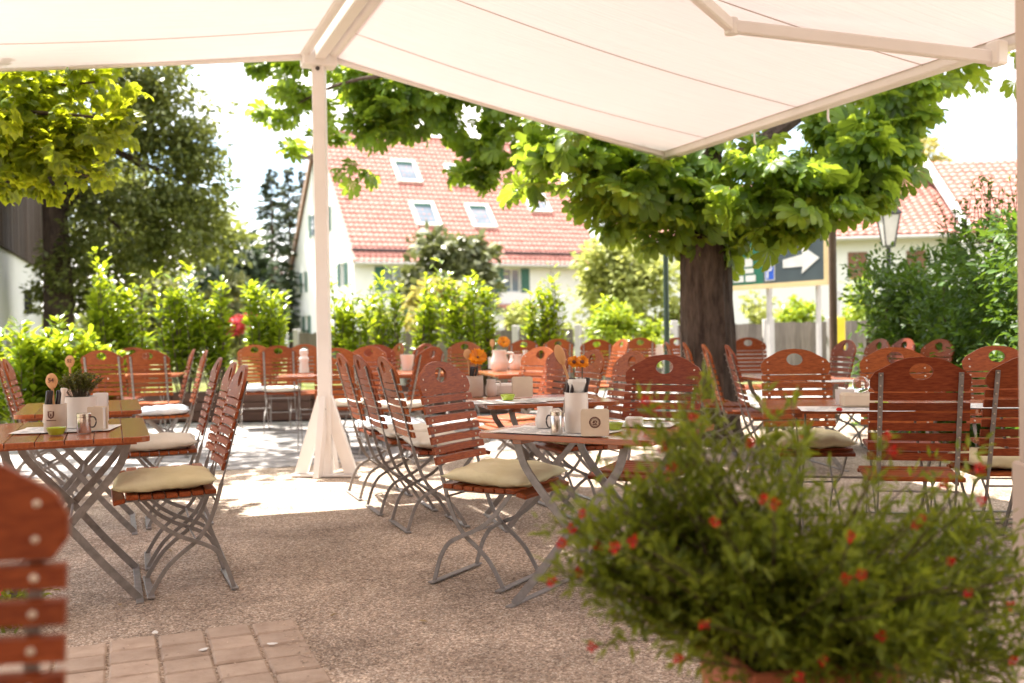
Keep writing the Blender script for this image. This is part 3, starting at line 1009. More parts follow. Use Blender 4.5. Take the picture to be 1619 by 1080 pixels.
def off(c, deg, d):
    return (c[0] + d * math.cos(R(deg)), c[1] + d * math.sin(R(deg)))
table_at('T1', off((-1.47, 4.03), 202, 0.64), 22, 'near table with the potted herb, stoneware mug and placemat')
table_at('T2', off((-2.03, 5.45), 202, 0.64), 22, 'bare-topped table standing just behind the herb-pot table')
table_at('T3', (-0.158, 3.98), -32, 'central table with the round-emblem holder and the marigolds', 's')
table_at('T4', (-0.13, 5.36), 14, 'sunlit table behind the central one, with orange gerbera and green bowl', 's')
table_at('T5', (-0.15, 8.95), 12, 'sunlit table with white jugs in front of the far brown chair')
table_at('T6', (1.22, 4.86), -12, 'table with the glass globe in front of the large dark chair', 'u')
table_at('T6b', (2.22, 4.65), -12, 'table with a pale placemat between the dark chairs by the beige post', 'u')
table_at('T7', (1.95, 7.3), 8, 'table between the chestnut-trunk chairs and the side-on chairs')
table_at('T8', (-4.4, 9.95), 10, 'far table beyond the two chairs seen from behind', 'u')
table_at('T9', (-2.2, 9.2), 8, 'far table with a white figure-like shaker left of the awning post', 'u')
table_at('T10', (-1.15, 9.35), 20, 'far table with a white cup right of the awning post')
table_at('T11', (1.35, 13.3), 5, 'farthest table carrying the white planters beside the green post', 'u')
# ------------------------------------------------------------------ things on the tables
def onT(px, py, z=TZ):
    """point of the table-height plane at photo pixel"""
    q = _F + _R * ((px - 809.5) / FPX) - _U * ((py - 540) / FPX)
    return Vector((0, 0, CH)) + q * ((z - CH) / q.z)

def napkin_print(m_, L, W, z):
    m_.use(M['print'])
    for k in range(7):
        y = -W / 2 + 0.03 + k * (W - 0.06) / 6
        x = -L / 2 + 0.03
        while x < L / 2 - 0.05:
            w_ = random.uniform(0.02, 0.07)
            if random.random() < 0.75:
                m_.box(x, min(x + w_, L / 2 - 0.03), y - 0.004, y + 0.004, z, z + 0.0004)
            x += w_ + 0.012

def placemat(c, rz, L, W, label, lift=0.0):
    m_ = MB().use(M['paper'])
    n = 8
    vs, fs = [], []
    for i in range(n + 1):
        for j in range(n + 1):
            u, v = i / n, j / n
            curl = 0.004 * (abs(2 * u - 1) ** 6) * (0.5 + 0.5 * math.sin(5 * v)) + 0.003 * abs(2 * v - 1) ** 8
            vs.append(((u - .5) * L, (v - .5) * W, 0.0012 + curl))
    for i in range(n):
        for j in range(n):
            a = i * (n + 1) + j
            fs.append((a, a + n + 1, a + n + 2, a + 1))
    m_.add(vs, fs)
    napkin_print(m_, L, W, 0.0036)
    o = m_.build('placemat')
    o.location = (c[0], c[1], TZ + 0.0005 + lift); o.rotation_euler = (0, 0, rz)
    return tag(o, label, 'placemat', 'paper placemats on the tables')

def mug(c, rz, h, r, mat, label, emblem=None, group='cutlery holders on the tables'):
    t = thing('cutlery_holder', label, 'cutlery holder', (c[0], c[1], TZ + 0.005), rz, group)
    prof = [(r * 0.94, 0), (r, 0.006), (r, h * 0.9), (r * 0.985, h * 0.93), (r, h), (r * 0.9, h), (r * 0.88, h * 0.9), (r * 0.86, 0.012), (0, 0.012)]
    mb(mat).lathe(prof, 32).build('body', t, smooth=True)
    if emblem == 'shield':
        e = mb('ink')
        # crest: shield outline, centre field and a line of lettering strokes below, wrapped on the wall
        def wrap(poly, off=0.0012):
            n = len(poly)
            vs = []
            for rr in (r + 0.0002, r + off):
                for x, z in poly:
                    a = x / r
                    vs.append((rr * math.sin(a), -rr * math.cos(a), z))
            e.add(vs, [tuple(range(n)), tuple(reversed(range(n, 2 * n)))] + [(i, (i + 1) % n, n + (i + 1) % n, n + i) for i in range(n)])
        zc = h * 0.62
        s_ = h / 0.125
        for sg in (-1, 1):
            wrap([(sg * x * s_, zc + z * s_) for x, z in ((0.014, 0.014), (0.0145, 0.0), (0.011, -0.011), (0.0, -0.017), (0.0, -0.0105), (0.006, -0.007), (0.008, 0.0), (0.008, 0.014))])
        wrap([(x * s_, zc + z * s_) for x, z in ((-0.014, 0.0135), (0.014, 0.0135), (0.014, 0.0175), (0.008, 0.0165), (0.0, 0.0185), (-0.008, 0.0165), (-0.014, 0.0175))])
        wrap([(x * s_, zc + z * s_) for x, z in ((-0.003, -0.006), (0.003, -0.006), (0.002, 0.006), (-0.002, 0.006))])
        xx = -0.021
        while xx < 0.02:
            wl = random.choice((0.0022, 0.003, 0.0036))
            wrap([(xx * s_, zc - 0.026 * s_), ((xx + wl) * s_, zc - 0.026 * s_), ((xx + wl) * s_, zc - 0.0218 * s_), (xx * s_, zc - 0.0218 * s_)])
            xx += wl + 0.0012
        e.build('emblem', t)
    return t

def knife(c, z, tilt, az, label, white=False):
    """handle up: blade hidden in the holder"""
    m_ = mb('ceram' if white else 'black')
    L = 0.062 if not white else 0.085
    prof = [(0.0055, 0), (0.0075, 0.01), (0.0065, L * 0.5), (0.0085, L * 0.92), (0.006, L), (0, L + 0.002)]
    if white:
        prof = [(0.008, 0), (0.008, 0.02), (0.0085, L * 0.7), (0.015, L * 0.93), (0.013, L), (0, L + 0.002)]
    m_.lathe(prof, 12, sy=0.62)
    m_.use(M['steel'] if not white else M['ceram']).box(-0.006, 0.006, -0.001, 0.001, -0.075, 0.001)
    o = m_.build('table_knife' if not white else 'pepper_mill_handle', smooth=True)
    o.location = (c[0], c[1], z)
    o.rotation_euler = (tilt * math.sin(az), tilt * math.cos(az), az)
    return o

def wooden_spoon(base, top_h, lean, az, label, number=None, bowl=(0.021, 0.032)):
    """long handled spoon standing bowl up; the bowl faces the camera"""
    t = thing('wooden_spoon', label, 'wooden spoon', base, 0, 'wooden spoons marking the tables')
    m_ = mb('spoon')
    m_.tube([(0, 0, -0.06), (0, 0, top_h * 0.45), (0, 0, top_h - bowl[1])], [0.0042, 0.005, 0.0062], 10)
    M4 = Matrix.Translation((0, 0, top_h)) @ Matrix.Rotation(PI / 2, 4, 'X')
    prof = [(0.0, -0.005), (0.5, -0.0045), (0.85, -0.003), (1.0, 0.0), (0.9, 0.003), (0.5, 0.006), (0.0, 0.007)]
    vs, fs, n = [], [], 28
    for r_, z in prof:
        for i in range(n):
            a = 2 * PI * i / n
            yy = math.sin(a)
            vs.append(M4 @ Vector((r_ * bowl[0] * math.cos(a) * (1 - 0.16 * max(0, -yy)), r_ * bowl[1] * yy, -z)))
    for k in range(len(prof) - 1):
        for i in range(n):
            j = (i + 1) % n
            fs.append((k * n + i, k * n + j, (k + 1) * n + j, (k + 1) * n + i))
    m_.add(vs, fs)
    m_.build('body', t, smooth=True)
    if number:
        cu = bpy.data.curves.new('number', 'FONT')
        cu.body = number
        cu.size = 0.026
        cu.extrude = 0.0006
        cu.offset = 0.0004
        cu.align_x = 'CENTER'; cu.align_y = 'CENTER'
        cu.materials.append(M['ink'])
        fo = bpy.data.objects.new('number_font', cu)
        C.objects.link(fo)
        bpy.context.view_layer.update()
        me = bpy.data.meshes.new_from_object(fo.evaluated_get(bpy.context.evaluated_depsgraph_get()))
        bpy.data.objects.remove(fo)
        o = bpy.data.objects.new('number', me)
        C.objects.link(o)
        o.parent = t
        o.location = (0, -0.0082, top_h + 0.003)
        o.rotation_euler = (PI / 2, R(4), 0)
    t.rotation_euler = (lean * math.sin(az), lean * math.cos(az), 0)
    return t

def bowl(c, r, label, mat='lime', corners=0):
    h = r * 0.72
    prof = [(r * 0.62, 0), (r * 0.7, 0.003), (r * 0.97, h), (r * 0.9, h), (r * 0.6, 0.006), (0, 0.006)]
    o = mb(mat).lathe(prof, 28).build('ashtray', smooth=True)
    o.location = (c[0], c[1], TZ + 0.005)
    return tag(o, label, 'bowl', 'lime green bowls on the tables')

def shaker(c, rz, h, r, label):
    t = thing('salt_shaker', label, 'shaker', (c[0], c[1], TZ + 0.005), rz, 'metal shakers on the tables')
    mb('steel').lathe([(r * .95, 0), (r, 0.003), (r, h * 0.8), (r * 0.97, h * 0.81), (r * 1.03, h * 0.82), (r * 1.03, h * 0.97), (r * 0.9, h), (0, h)], 24).build('body', t, smooth=True)
    hd = cat([(r * .9, 0, h * .8), (r * 1.5, 0, h * .78), (r * 1.75, 0, h * .55), (r * 1.45, 0, h * .3), (r * .95, 0, h * .28)], 4)
    mb('black').tube(hd, 0.003, 8).build('handle', t, smooth=True)
    return t

def holder(c, rz, w_, d_, h, label, mat='card', emblem=False):
    t = thing('coaster_holder', label, 'coaster holder', (c[0], c[1], TZ + 0.005), rz, 'square coaster holders on the tables')
    m_ = mb(mat)
    pl = []
    rr = w_ * 0.1
    for cx, cz, a0 in ((w_ / 2 - rr, rr, -90), (w_ / 2 - rr, h - rr, 0), (-w_ / 2 + rr, h - rr, 90), (-w_ / 2 + rr, rr, 180)):
        for k in range(5):
            a = R(a0 + k * 22.5)
            pl.append((cx + rr * math.cos(a), cz + rr * math.sin(a)))
    rot = Matrix.Rotation(PI / 2, 4, 'X')
    m_.prism(pl, d_ / 2 - 0.004, d_ / 2, rot)
    m_.prism(pl, -d_ / 2, -d_ / 2 + 0.004, rot)
    m_.box(-w_ / 2 + .004, w_ / 2 - .004, -d_ / 2 + .0045, d_ / 2 - .0045, 0.0005, 0.004)
    m_.use(M['paper']).box(-w_ / 2 + .008, w_ / 2 - .008, -d_ / 2 + .007, d_ / 2 - .007, 0.004, h * 0.94)
    m_.build('body', t)
    if emblem:
        e = mb('ink')
        cz = h * 0.52
        R0 = w_ * 0.2
        n = 32
        for (ra, rb) in ((R0, R0 * 0.80), (R0 * 0.72, R0 * 0.66)):
            vs = []
            for k in range(n):
                a = 2 * PI * k / n
                for r_, y in ((ra, -d_ / 2 - .0002), (ra, -d_ / 2 - .0012), (rb, -d_ / 2 - .0012), (rb, -d_ / 2 - .0002)):
                    vs.append((r_ * math.cos(a), y, cz + r_ * math.sin(a)))
            fs = []
            for k in range(n):
                j = (k + 1) % n
                for q in range(4):
                    p_ = (q + 1) % 4
                    fs.append((k * 4 + q, k * 4 + p_, j * 4 + p_, j * 4 + q))
            e.add(vs, fs)
        for pts in (((-.5, -.1), (-.1, .5), (.05, .1), (-.2, -.2)), ((.1, .5), (.5, .1), (.35, -.1), (.1, .2)), ((-.45, -.3), (.45, -.3), (.3, -.5), (-.3, -.5)), ((.0, -.02), (.4, -.2), (.0, -.25))):
            e.prism([(x * R0 * .95, z * R0 * .95 + cz) for x, z in pts], d_ / 2 + .0002, d_ / 2 + .0012, rot)
        e.build('emblem', t)
    return t

def gerbera(base, h, lean, az, r, label, n=26):
    t = thing('gerbera', label, 'flower', base, 0, 'orange flowers on the tables')
    top = Vector((lean * math.cos(az), lean * math.sin(az), h))
    mb('twig').tube([(0, 0, -0.04), (top.x * .4, top.y * .4, h * .6), tuple(top)], 0.0028, 6).build('stem', t)
    p, d, nn = [], [], []
    face = Vector((math.cos(az) * 0.2, -0.75, 0.55)).normalized()
    a1 = face.orthogonal().normalized(); a2 = face.cross(a1)
    for ringk, (rr, cnt) in enumerate(((1.0, n), (0.8, n), (0.55, 16))):
        for k in range(cnt):
            a = 2 * PI * (k + ringk * 0.5) / cnt + random.uniform(-.08, .08)
            v = a1 * math.cos(a) + a2 * math.sin(a)
            p.append(top + v * 0.003); d.append(v + face * (0.16 + 0.25 * ringk + random.uniform(-.1, .1))); nn.append(face)
    scatter('petals', np.array(p), np.array(d), np.array(nn), np.array([r * random.uniform(.85, 1.05) for _ in p]), 'blade', 'orange', t)
    mb('ink').lathe([(0.008, 0), (0.007, 0.004), (0, 0.006)], 12, Matrix.Translation(top + face * 0.004) @ face.to_track_quat('Z', 'Y').to_matrix().to_4x4()).build('heart', t)
    return t

def jug(c, h, r, label, mat='ceram', spout=True, z0=0.005, rz=0.0):
    t = thing('jug', label, 'jug', (c[0], c[1], TZ + z0), rz, 'white tableware in the sun')
    mb(mat).lathe([(r * .8, 0), (r, h * .15), (r, h * .5), (r * .75, h * .8), (r * .82, h), (r * .7, h), (r * .62, h * .8), (r * .85, h * .4), (0, 0.01)], 24).build('body', t, smooth=True)
    hd = cat([(r * .7, 0, h * .85), (r * 1.5, 0, h * .85), (r * 1.6, 0, h * .5), (r * .95, 0, h * .3)], 4)
    mb(mat).tube(hd, r * 0.12, 8).build('handle', t, smooth=True)
    return t

# --- near herb-pot table
a = R(22)
placemat(onT(106, 680), R(12), 0.40, 0.30, 'printed placemat under the stoneware mug on the herb-pot table')
c = onT(88, 684)
mug(c, 0.05, 0.118, 0.046, 'stone', 'beige stoneware mug with a brown crest holding cutlery', 'shield')
wooden_spoon((c.x - 0.004, c.y - 0.002, TZ + 0.12), 0.1, 0.07, PI, 'wooden spoon with an engraved number in the stoneware mug', '54', (0.0265, 0.034))
for k, (dx, dy, az) in enumerate(((-.036, 0, 3.4), (-.028, .02, 2.8), (-.018, -.012, 3.6), (.012, .02, .4), (.02, -.008, .2), (-.006, .026, 1.2), (-.03, -.018, 3.0))):
    o = knife((c.x + dx, c.y + dy), TZ + 0.118, 0.16, az, '')
    tag(o, 'black-handled knife among the cutlery in the stoneware mug', 'cutlery', 'cutlery in the stoneware mug')
o = knife((c.x + .034, c.y - .012), TZ + 0.105, 0.14, 0.1, '', True)
o.name = 'pestle'
tag(o, 'white pestle-like handle standing in the stoneware mug', 'utensil')
c = onT(127, 677)
pot = thing('flower_pot', 'white cylindrical pot of herbs on the near table', 'pot', (c.x, c.y, TZ + 0.004))
mb('ceram').lathe([(0.062, 0), (0.066, 0.004), (0.07, 0.138), (0.066, 0.138), (0.063, 0.12), (0, 0.12)], 32).build('body', pot, smooth=True)
mb('boxwood').lathe([(0.062, 0.115), (0.05, 0.124), (0, 0.126)], 20).build('soil', pot, smooth=True)
herb = thing('herb_plant', 'bushy green-brown herb growing in the white pot', 'herb', (c.x, c.y, TZ + 0.126))
st = mb('twig')
hp, hd_, hn = [], [], []
for k in range(110):
    az, sp = random.uniform(0, 2 * PI), random.random() ** 0.6
    tip = Vector((0.115 * sp * math.cos(az), 0.09 * sp * math.sin(az), 0.125 - 0.04 * sp + random.uniform(-.012, .014)))
    b0 = Vector((0.03 * sp * math.cos(az), 0.03 * sp * math.sin(az), -0.004))
    mid = (b0 + tip) / 2 + Vector((random.uniform(-.008, .008), random.uniform(-.008, .008), 0.014))
    st.tube([b0, mid, tip], [0.0012, 0.001, 0.0006], 4)
    for q in range(26):
        t_ = 0.35 + 0.65 * random.random()
        p = b0.lerp(mid, t_ * 2) if t_ < .5 else mid.lerp(tip, t_ * 2 - 1)
        hp.append(p); hd_.append(Vector((random.gauss(0, 1), random.gauss(0, 1), random.gauss(0.6, .6)))); hn.append(Vector((random.gauss(0, .6), random.gauss(0, .6), 1)))
st.build('stems', herb)
scatter('leaves', np.array(hp), np.array(hd_), np.array(hn), np.array([random.uniform(.008, .015) for _ in hp]), 'blade', 'herb', herb)
c = onT(133, 686)
shaker(c, 0.1, 0.082, 0.0285, 'metal shaker with a black handle beside the lime bowl on the near table')
holder(onT(155, 681), -0.12, 0.07, 0.045, 0.1, 'plain beige coaster holder behind the metal shaker')
c = onT(160, 668)
holder((c.x, c.y), 0.1, 0.062, 0.03, 0.135, 'cream napkin holder behind the shaker on the herb-pot table', 'paper')
bowl(onT(89, 689), 0.041, 'lime green bowl in front of the stoneware mug')
# --- table behind it
c = onT(112, 645)
mug(c, 0, 0.1, 0.04, 'stone', 'second cutlery mug hidden behind the potted herb')
wooden_spoon((c.x, c.y, TZ + 0.1), 0.165, 0.0, 0, 'second wooden spoon standing behind the potted herb', '52', (0.028, 0.036))
# --- central table
placemat(onT(880, 683), R(-31), 0.46, 0.28, 'printed placemat under the round-emblem holder on the central table')
placemat(onT(1000, 672), R(-20), 0.36, 0.24, 'pale placemat reaching the shrub on the central table')
c = onT(941, 691)
holder(c, R(-6), 0.106, 0.045, 0.1, 'cream coaster holder with a round dark emblem on the central table', 'card', True)
c = onT(912, 685)
mug(c, 0, 0.155, 0.046, 'ceram', 'off-white ridged cutlery holder behind the round-emblem holder')
for k, (dx, dy, az) in enumerate(((-.036, 0, 3.4), (-.028, .02, 2.8), (-.02, -.018, 3.4), (.03, .02, .4), (.036, -.008, .2))):
    o = knife((c.x + dx, c.y + dy), TZ + 0.155, 0.2, az, '')
    tag(o, 'black-handled knife in the off-white holder on the central table', 'cutlery', 'cutlery on the central table')
nap = MB().use(M['paper'])
nap.lathe([(0.012, 0), (0.024, 0.02), (0.036, 0.05), (0.034, 0.062), (0.028, 0.05), (0.012, 0.015)], 9, None, 1.1, 0.7)
nap.box(-0.03, 0.03, -0.004, 0.004, 0.0, 0.058, Matrix.Rotation(0.2, 4, 'Z'))
o = nap.build('napkin'); o.location = (c.x + 0.004, c.y - 0.004, TZ + 0.15)
tag(o, 'folded white napkin tucked into the off-white cutlery holder', 'napkin')
wooden_spoon((c.x - .012, c.y, TZ + .16), 0.155, 0.32, PI, 'tall pale wooden spoon leaning beside the marigolds', None, (0.02, 0.042))
c2 = onT(918, 676)
for k, (dx, hh, lab) in enumerate(((-.006, .275, 'orange marigold nearer the wooden spoon on the central table'), (.026, .275, 'orange marigold farther from the wooden spoon on the central table'))):
    gerbera((c.x + dx, c.y + .022, TZ + hh - 0.10), 0.10, 0.0, 0.5, 0.027, lab, 18)
shaker(onT(880, 688), PI * 0.9, 0.088, 0.023, 'metal shaker on the central table left of the cutlery holder')
c3 = onT(898, 683)
shaker(c3, 0.4, 0.07, 0.017, 'small pale shaker between the metal one and the cutlery holder')
jug(onT(862, 678), 0.085, 0.04, 'small white pot left of the shakers on the central table')
bowl(onT(972, 681), 0.036, 'lime green bowl right of the round-emblem holder')
o = MB().use(M['paper']).box(-.035, .035, -.02, .02, 0, .04, None, .006).build('sugar_box'); o.location = (*onT(1003, 676).xy, TZ + .004); o.rotation_euler = (0, 0, -.4)
tag(o, 'small white sugar box by the shrub on the central table', 'box')
# --- second sunlit table
placemat(onT(800, 636), R(12), 0.42, 0.3, 'sunlit printed placemat on the table behind the central one')
placemat(onT(880, 632), R(16), 0.36, 0.26, 'bright placemat at the edge by the pale orange chair')
c = onT(751, 628)
mug(c, 0, 0.125, 0.052, 'stone', 'sunlit beige cutlery mug on the table behind the central one')
for k, (dx, dy, az) in enumerate(((-.03, 0, 3.4), (-.012, .02, 2.8), (-.018, -.012, 3.6), (.004, .02, .4))):
    o = knife((c.x + dx, c.y + dy), TZ + 0.125, 0.18, az, '')
    tag(o, 'black-handled knife in the sunlit beige mug', 'cutlery', 'cutlery in the sunlit mug')
wooden_spoon((c.x - .03, c.y, TZ + .125), 0.135, 0.08, PI, 'wooden spoon left of the orange gerbera', None, (0.026, 0.034))
gerbera((c.x + .02, c.y, TZ + .125), 0.115, 0.0, 0.2, 0.06, 'large orange gerbera above the sunlit beige mug')
jug(onT(777, 627), 0.1, 0.035, 'white milk jug on the table behind the central one')
o = MB().use(M['ceram']).box(-.075, .075, -.05, .05, 0, .07, None, .012).build('bread_box'); o.location = (*onT(793, 625).xy, TZ + .004); o.rotation_euler = (0, 0, .15)
tag(o, 'white square dish behind the sunlit lime bowl', 'dish')
bowl(onT(803, 634), 0.046, 'lime green bowl on the sunlit table')
holder(onT(826, 629), 0.1, 0.12, 0.05, 0.12, 'sunlit cream holder beside the pale orange chair', 'card')
# --- third table
c = onT(790, 587)
jug((c.x, c.y), 0.2, 0.085, 'largest white jug on the far sunlit table')
c = onT(816, 585)
jug((c.x, c.y), 0.15, 0.075, 'wide white jug on the far sunlit table')
c = onT(831, 584)
jug((c.x, c.y), 0.19, 0.03, 'slim white jug on the far sunlit table')
c = onT(779, 584)
mug(c, 0, 0.12, 0.045, 'ceram', 'white holder with an upright wooden spoon on the far sunlit table')
wooden_spoon((c.x, c.y, TZ + .12), 0.15, 0.0, 0, 'upright wooden spoon on the far sunlit table', None, (0.026, 0.04))
c = onT(797, 582)
gerbera((c.x, c.y, TZ + .16), 0.11, 0.0, 0.9, 0.07, 'orange flower above the jugs on the far sunlit table')
# --- right tables
c = onT(1358, 644)
placemat(onT(1350, 648), R(-12), 0.5, 0.3, 'pale placemat under the glass globe')
o = MB().use(M['card']).box(-.085, .085, -.05, .05, 0, .066, None, .01).build('candle_base'); o.location = (c.x, c.y, TZ + .005); o.rotation_euler = (0, 0, -.15)
tag(o, 'cream block under the glass globe', 'candle stand')
g_ = MB().use(M['clear'])
n = 20
g_.lathe([(0.018, 0.0)] + [(0.042 * math.sin(PI * (0.14 + 0.86 * k / n) if k < n else 0.0001), 0.04 - 0.042 * math.cos(PI * (0.14 + 0.86 * k / n))) for k in range(n + 1)], 32)
o = g_.build('glass_globe', smooth=True); o.location = (c.x + .012, c.y, TZ + .0715)
tag(o, 'clear glass globe on the cream block', 'globe')
fm = MB().use(M['paper']).box(-.05, .05, -.004, .004, 0, .075, None, .001)
fm.use(M['spoon']).box(-.02, .02, -.0052, -.0042, .02, .05)
o = fm.build('menu_card'); q = onT(1336, 640); o.location = (q.x, q.y, TZ + .004); o.rotation_euler = (0, 0, .1)
tag(o, 'small printed card beside the cream block and globe', 'menu card')
bowl(onT(1394, 645), 0.034, 'lime green bowl half hidden behind the large dark chair')
placemat(onT(1570, 643), R(-12), 0.4, 0.3, 'bluish placemat in front of the brown chair by the hedge')
gerb = onT(1327, 651)
o = MB().use(M['red']).lathe([(0.012, 0), (0.016, .006), (.01, .014), (0, .016)], 10).build('bottle_cap'); o.location = (gerb.x, gerb.y, TZ + .004)
tag(o, 'small red cap on the table edge left of the globe', 'cap')
placemat(onT(1330, 603), R(8), 0.4, 0.28, 'bright placemat on the table before the side-on chairs')
# --- far left and far right bits
c = onT(481, 590)
fg = thing('mill', 'white round-topped pepper mill on the far table left of the post', 'mill', (c.x, c.y, TZ + .004))
mb('ceram').lathe([(.045, 0), (.05, .02), (.04, .1), (.05, .14), (.035, .17), (.045, .2), (.04, .23), (0, .245)], 20).build('body', fg, smooth=True)
c = onT(644, 586)
t = thing('cup', 'white cup on the far table right of the awning post', 'cup', (c.x, c.y, TZ + .004))
mb('ceram').lathe([(.05, 0), (.075, .16), (.07, .16), (.045, .01), (0, .01)], 20).build('body', t, smooth=True)
for k, (x, y, lab) in enumerate(((1.52, 13.45, 'white square planter nearer the chairs on the farthest table'), (1.95, 13.5, 'white square planter beside the green post'))):
    t = thing('table_planter', lab, 'planter', (x, y, TZ), 0, 'white planters on the farthest table')
    mb('ceram').box(-.085, .085, -.085, .085, 0, .17, None, .008).build('body', t)
    crown('foliage', [(0, 0, .21, .11, .1, .08, 1)], 160, .05, 'blade', 'laurel', t, .2)

# ------------------------------------------------------------------ awnings
AW = thing('folding_arm_awning', 'white double awning spreading from a central post over the seating', 'awning', (0, 0, 0))
PB = Vector((-1.447, 7.66, 0.0)); PT = 3.30
uu = Vector((Ux, Uy, 0)); bb = Vector((Uy, -Ux, 0))       # away from beam / towards camera
def fabric(name, A, side, L, drop, T, sag):
    """cloth from the beam line, sloping out to the front bar; ripples run out from the beam"""
    nx, ny = 40, 90
    vs, fs, uv = [], [], []
    for i in range(nx + 1):
        for j in range(ny + 1):
            s_, t_ = i / nx, j / ny
            T0 = -0.02
            tt = T0 + (T - T0) * t_
            k = (s_ * L)
            seam = abs(((tt / 1.2) + 0.45) % 1 - 0.5) * 2
            z = A.z - drop * s_ - sag * math.sin(PI * s_) * (0.55 + 0.45 * seam) - 0.004 * math.sin(tt * 23 + 2 * s_) * s_ * (1 - s_) * 4 * 0.5
            p = A + uu * (side * k) + bb * tt
            vs.append((p.x, p.y, z)); uv.append((k, tt))
    for i in range(nx):
        for j in range(ny):
            a_ = i * (ny + 1) + j
            fs.append((a_, a_ + ny + 1, a_ + ny + 2, a_ + 1))
    o = MB().use(M['cloth']).add(vs, fs).build(name, AW, smooth=True)
    l = o.data.uv_layers.new(name='UVMap')
    for lp in o.data.loops:
        l.data[lp.index].uv = uv[lp.vertex_index]
    sm = mb('seam')
    q = 0.66
    while q < T:
        for dz in (0,):
            vs, fs = [], []
            for i in range(nx + 1):
                s_ = i / nx
                seam = abs(((q / 1.2) + 0.45) % 1 - 0.5) * 2
                z = A.z - drop * s_ - sag * math.sin(PI * s_) * (0.55 + 0.45 * seam) - 0.004 * math.sin(q * 23 + 2 * s_) * s_ * (1 - s_) * 2 - 0.003
                for w_ in (-0.006, 0.006):
                    p = A + uu * (side * s_ * L) + bb * (q + w_)
                    vs.append((p.x, p.y, z))
            for i in range(nx):
                fs.append((i * 2, i * 2 + 2, i * 2 + 3, i * 2 + 1))
            sm.add(vs, fs)
        q += 1.18
    sm.build('seam', o)
    return o
A0 = Vector((PB.x, PB.y, PT - 0.05))
RL, RD = 3.08, 0.60
LL, LD = 3.2, 0.40
TT = 11.0  # unseen rear run lengthened towards the added inn to keep sun out
fabric('cloth', A0 + uu * 0.09, 1, RL - 0.09, RD, TT, 0.05)
fabric('cloth', A0 - uu * 0.09, -1, LL, LD, TT, 0.04)
def beam(name, a, b_, w_, h_, mat='paint', parent=AW, bev=0.008):
    a, b_ = Vector(a), Vector(b_)
    d = b_ - a
    L = d.length
    x = d.normalized()
    y = Vector((0, 0, 1)).cross(x)
    if y.length < 1e-3: y = Vector((0, 1, 0))
    y.normalize()
    z = x.cross(y)
    M4 = Matrix((( x.x, y.x, z.x, a.x), (x.y, y.y, z.y, a.y), (x.z, y.z, z.z, a.z), (0, 0, 0, 1)))
    return mb(mat).box(0, L, -w_ / 2, w_ / 2, -h_ / 2, h_ / 2, M4, bev).build(name, parent)
post = beam('post', PB + Vector((0, 0, 0.02)), (PB.x, PB.y, PT), 0.098, 0.098)
# ridge beam with the two cloth rollers beside it
R1_ = A0 + Vector((0, 0, 0.0))
beam('ridge_beam', A0 - bb * 0.05, A0 + bb * TT, 0.085, 0.10)
for sd_ in (-1, 1):
    p0 = A0 + uu * (sd_ * 0.105) + Vector((0, 0, 0.015))
    mb('paint').tube([p0 - bb * 0.04, p0 + bb * TT], 0.045, 14).build('roller', AW, smooth=True)
mb('paint').box(-0.13, 0.13, -0.075, 0.075, -0.10, 0.05, Matrix.Translation(A0) @ Matrix.Rotation(GA, 4, 'Z'), .01).build('bracket', AW)
# side rails under the cloth edge and front bars
ra = A0 + uu * 0.1 - bb * 0.035
rb = A0 + uu * RL - bb * 0.035 - Vector((0, 0, RD))
beam('side_rail', ra, rb - Vector((0, 0, 0.01)), 0.05, 0.075)
la = A0 - uu * 0.1 - bb * 0.035
lb = A0 - uu * (LL + .1) - bb * 0.035 - Vector((0, 0, LD))
lm = la.lerp(lb, 0.52)
beam('side_rail', la, lm, 0.05, 0.08)
beam('side_rail', lm + (lb - la) * 0.004 - Vector((0, 0, .004)), lb, 0.045, 0.07)
F0 = A0 + uu * RL - Vector((0, 0, RD + 0.01))
frb = beam('front_bar', F0 - bb * 0.12, F0 + bb * 4.9, 0.10, 0.075)
mb('seam').box(0, 4.6, -.004, .004, -.012, .002, Matrix(((bb.x, uu.x, 0, F0.x - uu.x * .056), (bb.y, uu.y, 0, F0.y - uu.y * .056), (0, 0, 1, F0.z + 0.03), (0, 0, 0, 1)))).build('keder', frb)
beam('front_bar', A0 - uu * (LL + .1) - Vector((0, 0, LD + .01)) - bb * .1, A0 - uu * (LL + .1) - Vector((0, 0, LD + .01)) + bb * TT, 0.10, 0.075)
# corner end plate
mb('paint').box(-.06, .06, -.02, .02, -.06, .05, Matrix.Translation(F0 - bb * .13) @ Matrix.Rotation(GA, 4, 'Z'), .006).build('end_cap', AW)
for t_ in (1.25, 2.1):
    p = F0 + bb * t_ - Vector((0, 0, .045))
    mb('paint').tube([p, p - Vector((0, 0, .07)), p - Vector((0, 0, .09)) + uu * .012], 0.008, 6).build('hook', AW)
# folding arm: ray through the photographed joints met with the plane under the cloth
def on_slope(px, py, below):
    o_ = Vector((0, 0, CH))
    d_ = _F + _R * ((px - 809.5) / FPX) - _U * ((py - 540) / FPX)
    n_ = (uu * RL - Vector((0, 0, RD))).cross(bb).normalized()
    q_ = A0 - Vector((0, 0, below))
    return o_ + d_ * ((q_ - o_).dot(n_) / d_.dot(n_))
el = on_slope(1156, 42, 0.13)
e2 = on_slope(1576, 92, 0.13)
sh = on_slope(1040, -60, 0.13)
beam('awning_arm', el, e2, 0.05, 0.07)
beam('awning_arm', sh, el, 0.05, 0.07)
mb('paint').lathe([(.034, -.045), (.038, -.04), (.038, .04), (.034, .045), (0, .045)], 20, Matrix.Translation(el)).build('elbow', AW, smooth=True)
mb('paint').box(-.04, .04, -.045, .045, -.04, .09, Matrix.Translation(e2) @ Matrix.Rotation(GA, 4, 'Z'), .01).build('arm_bracket', AW)
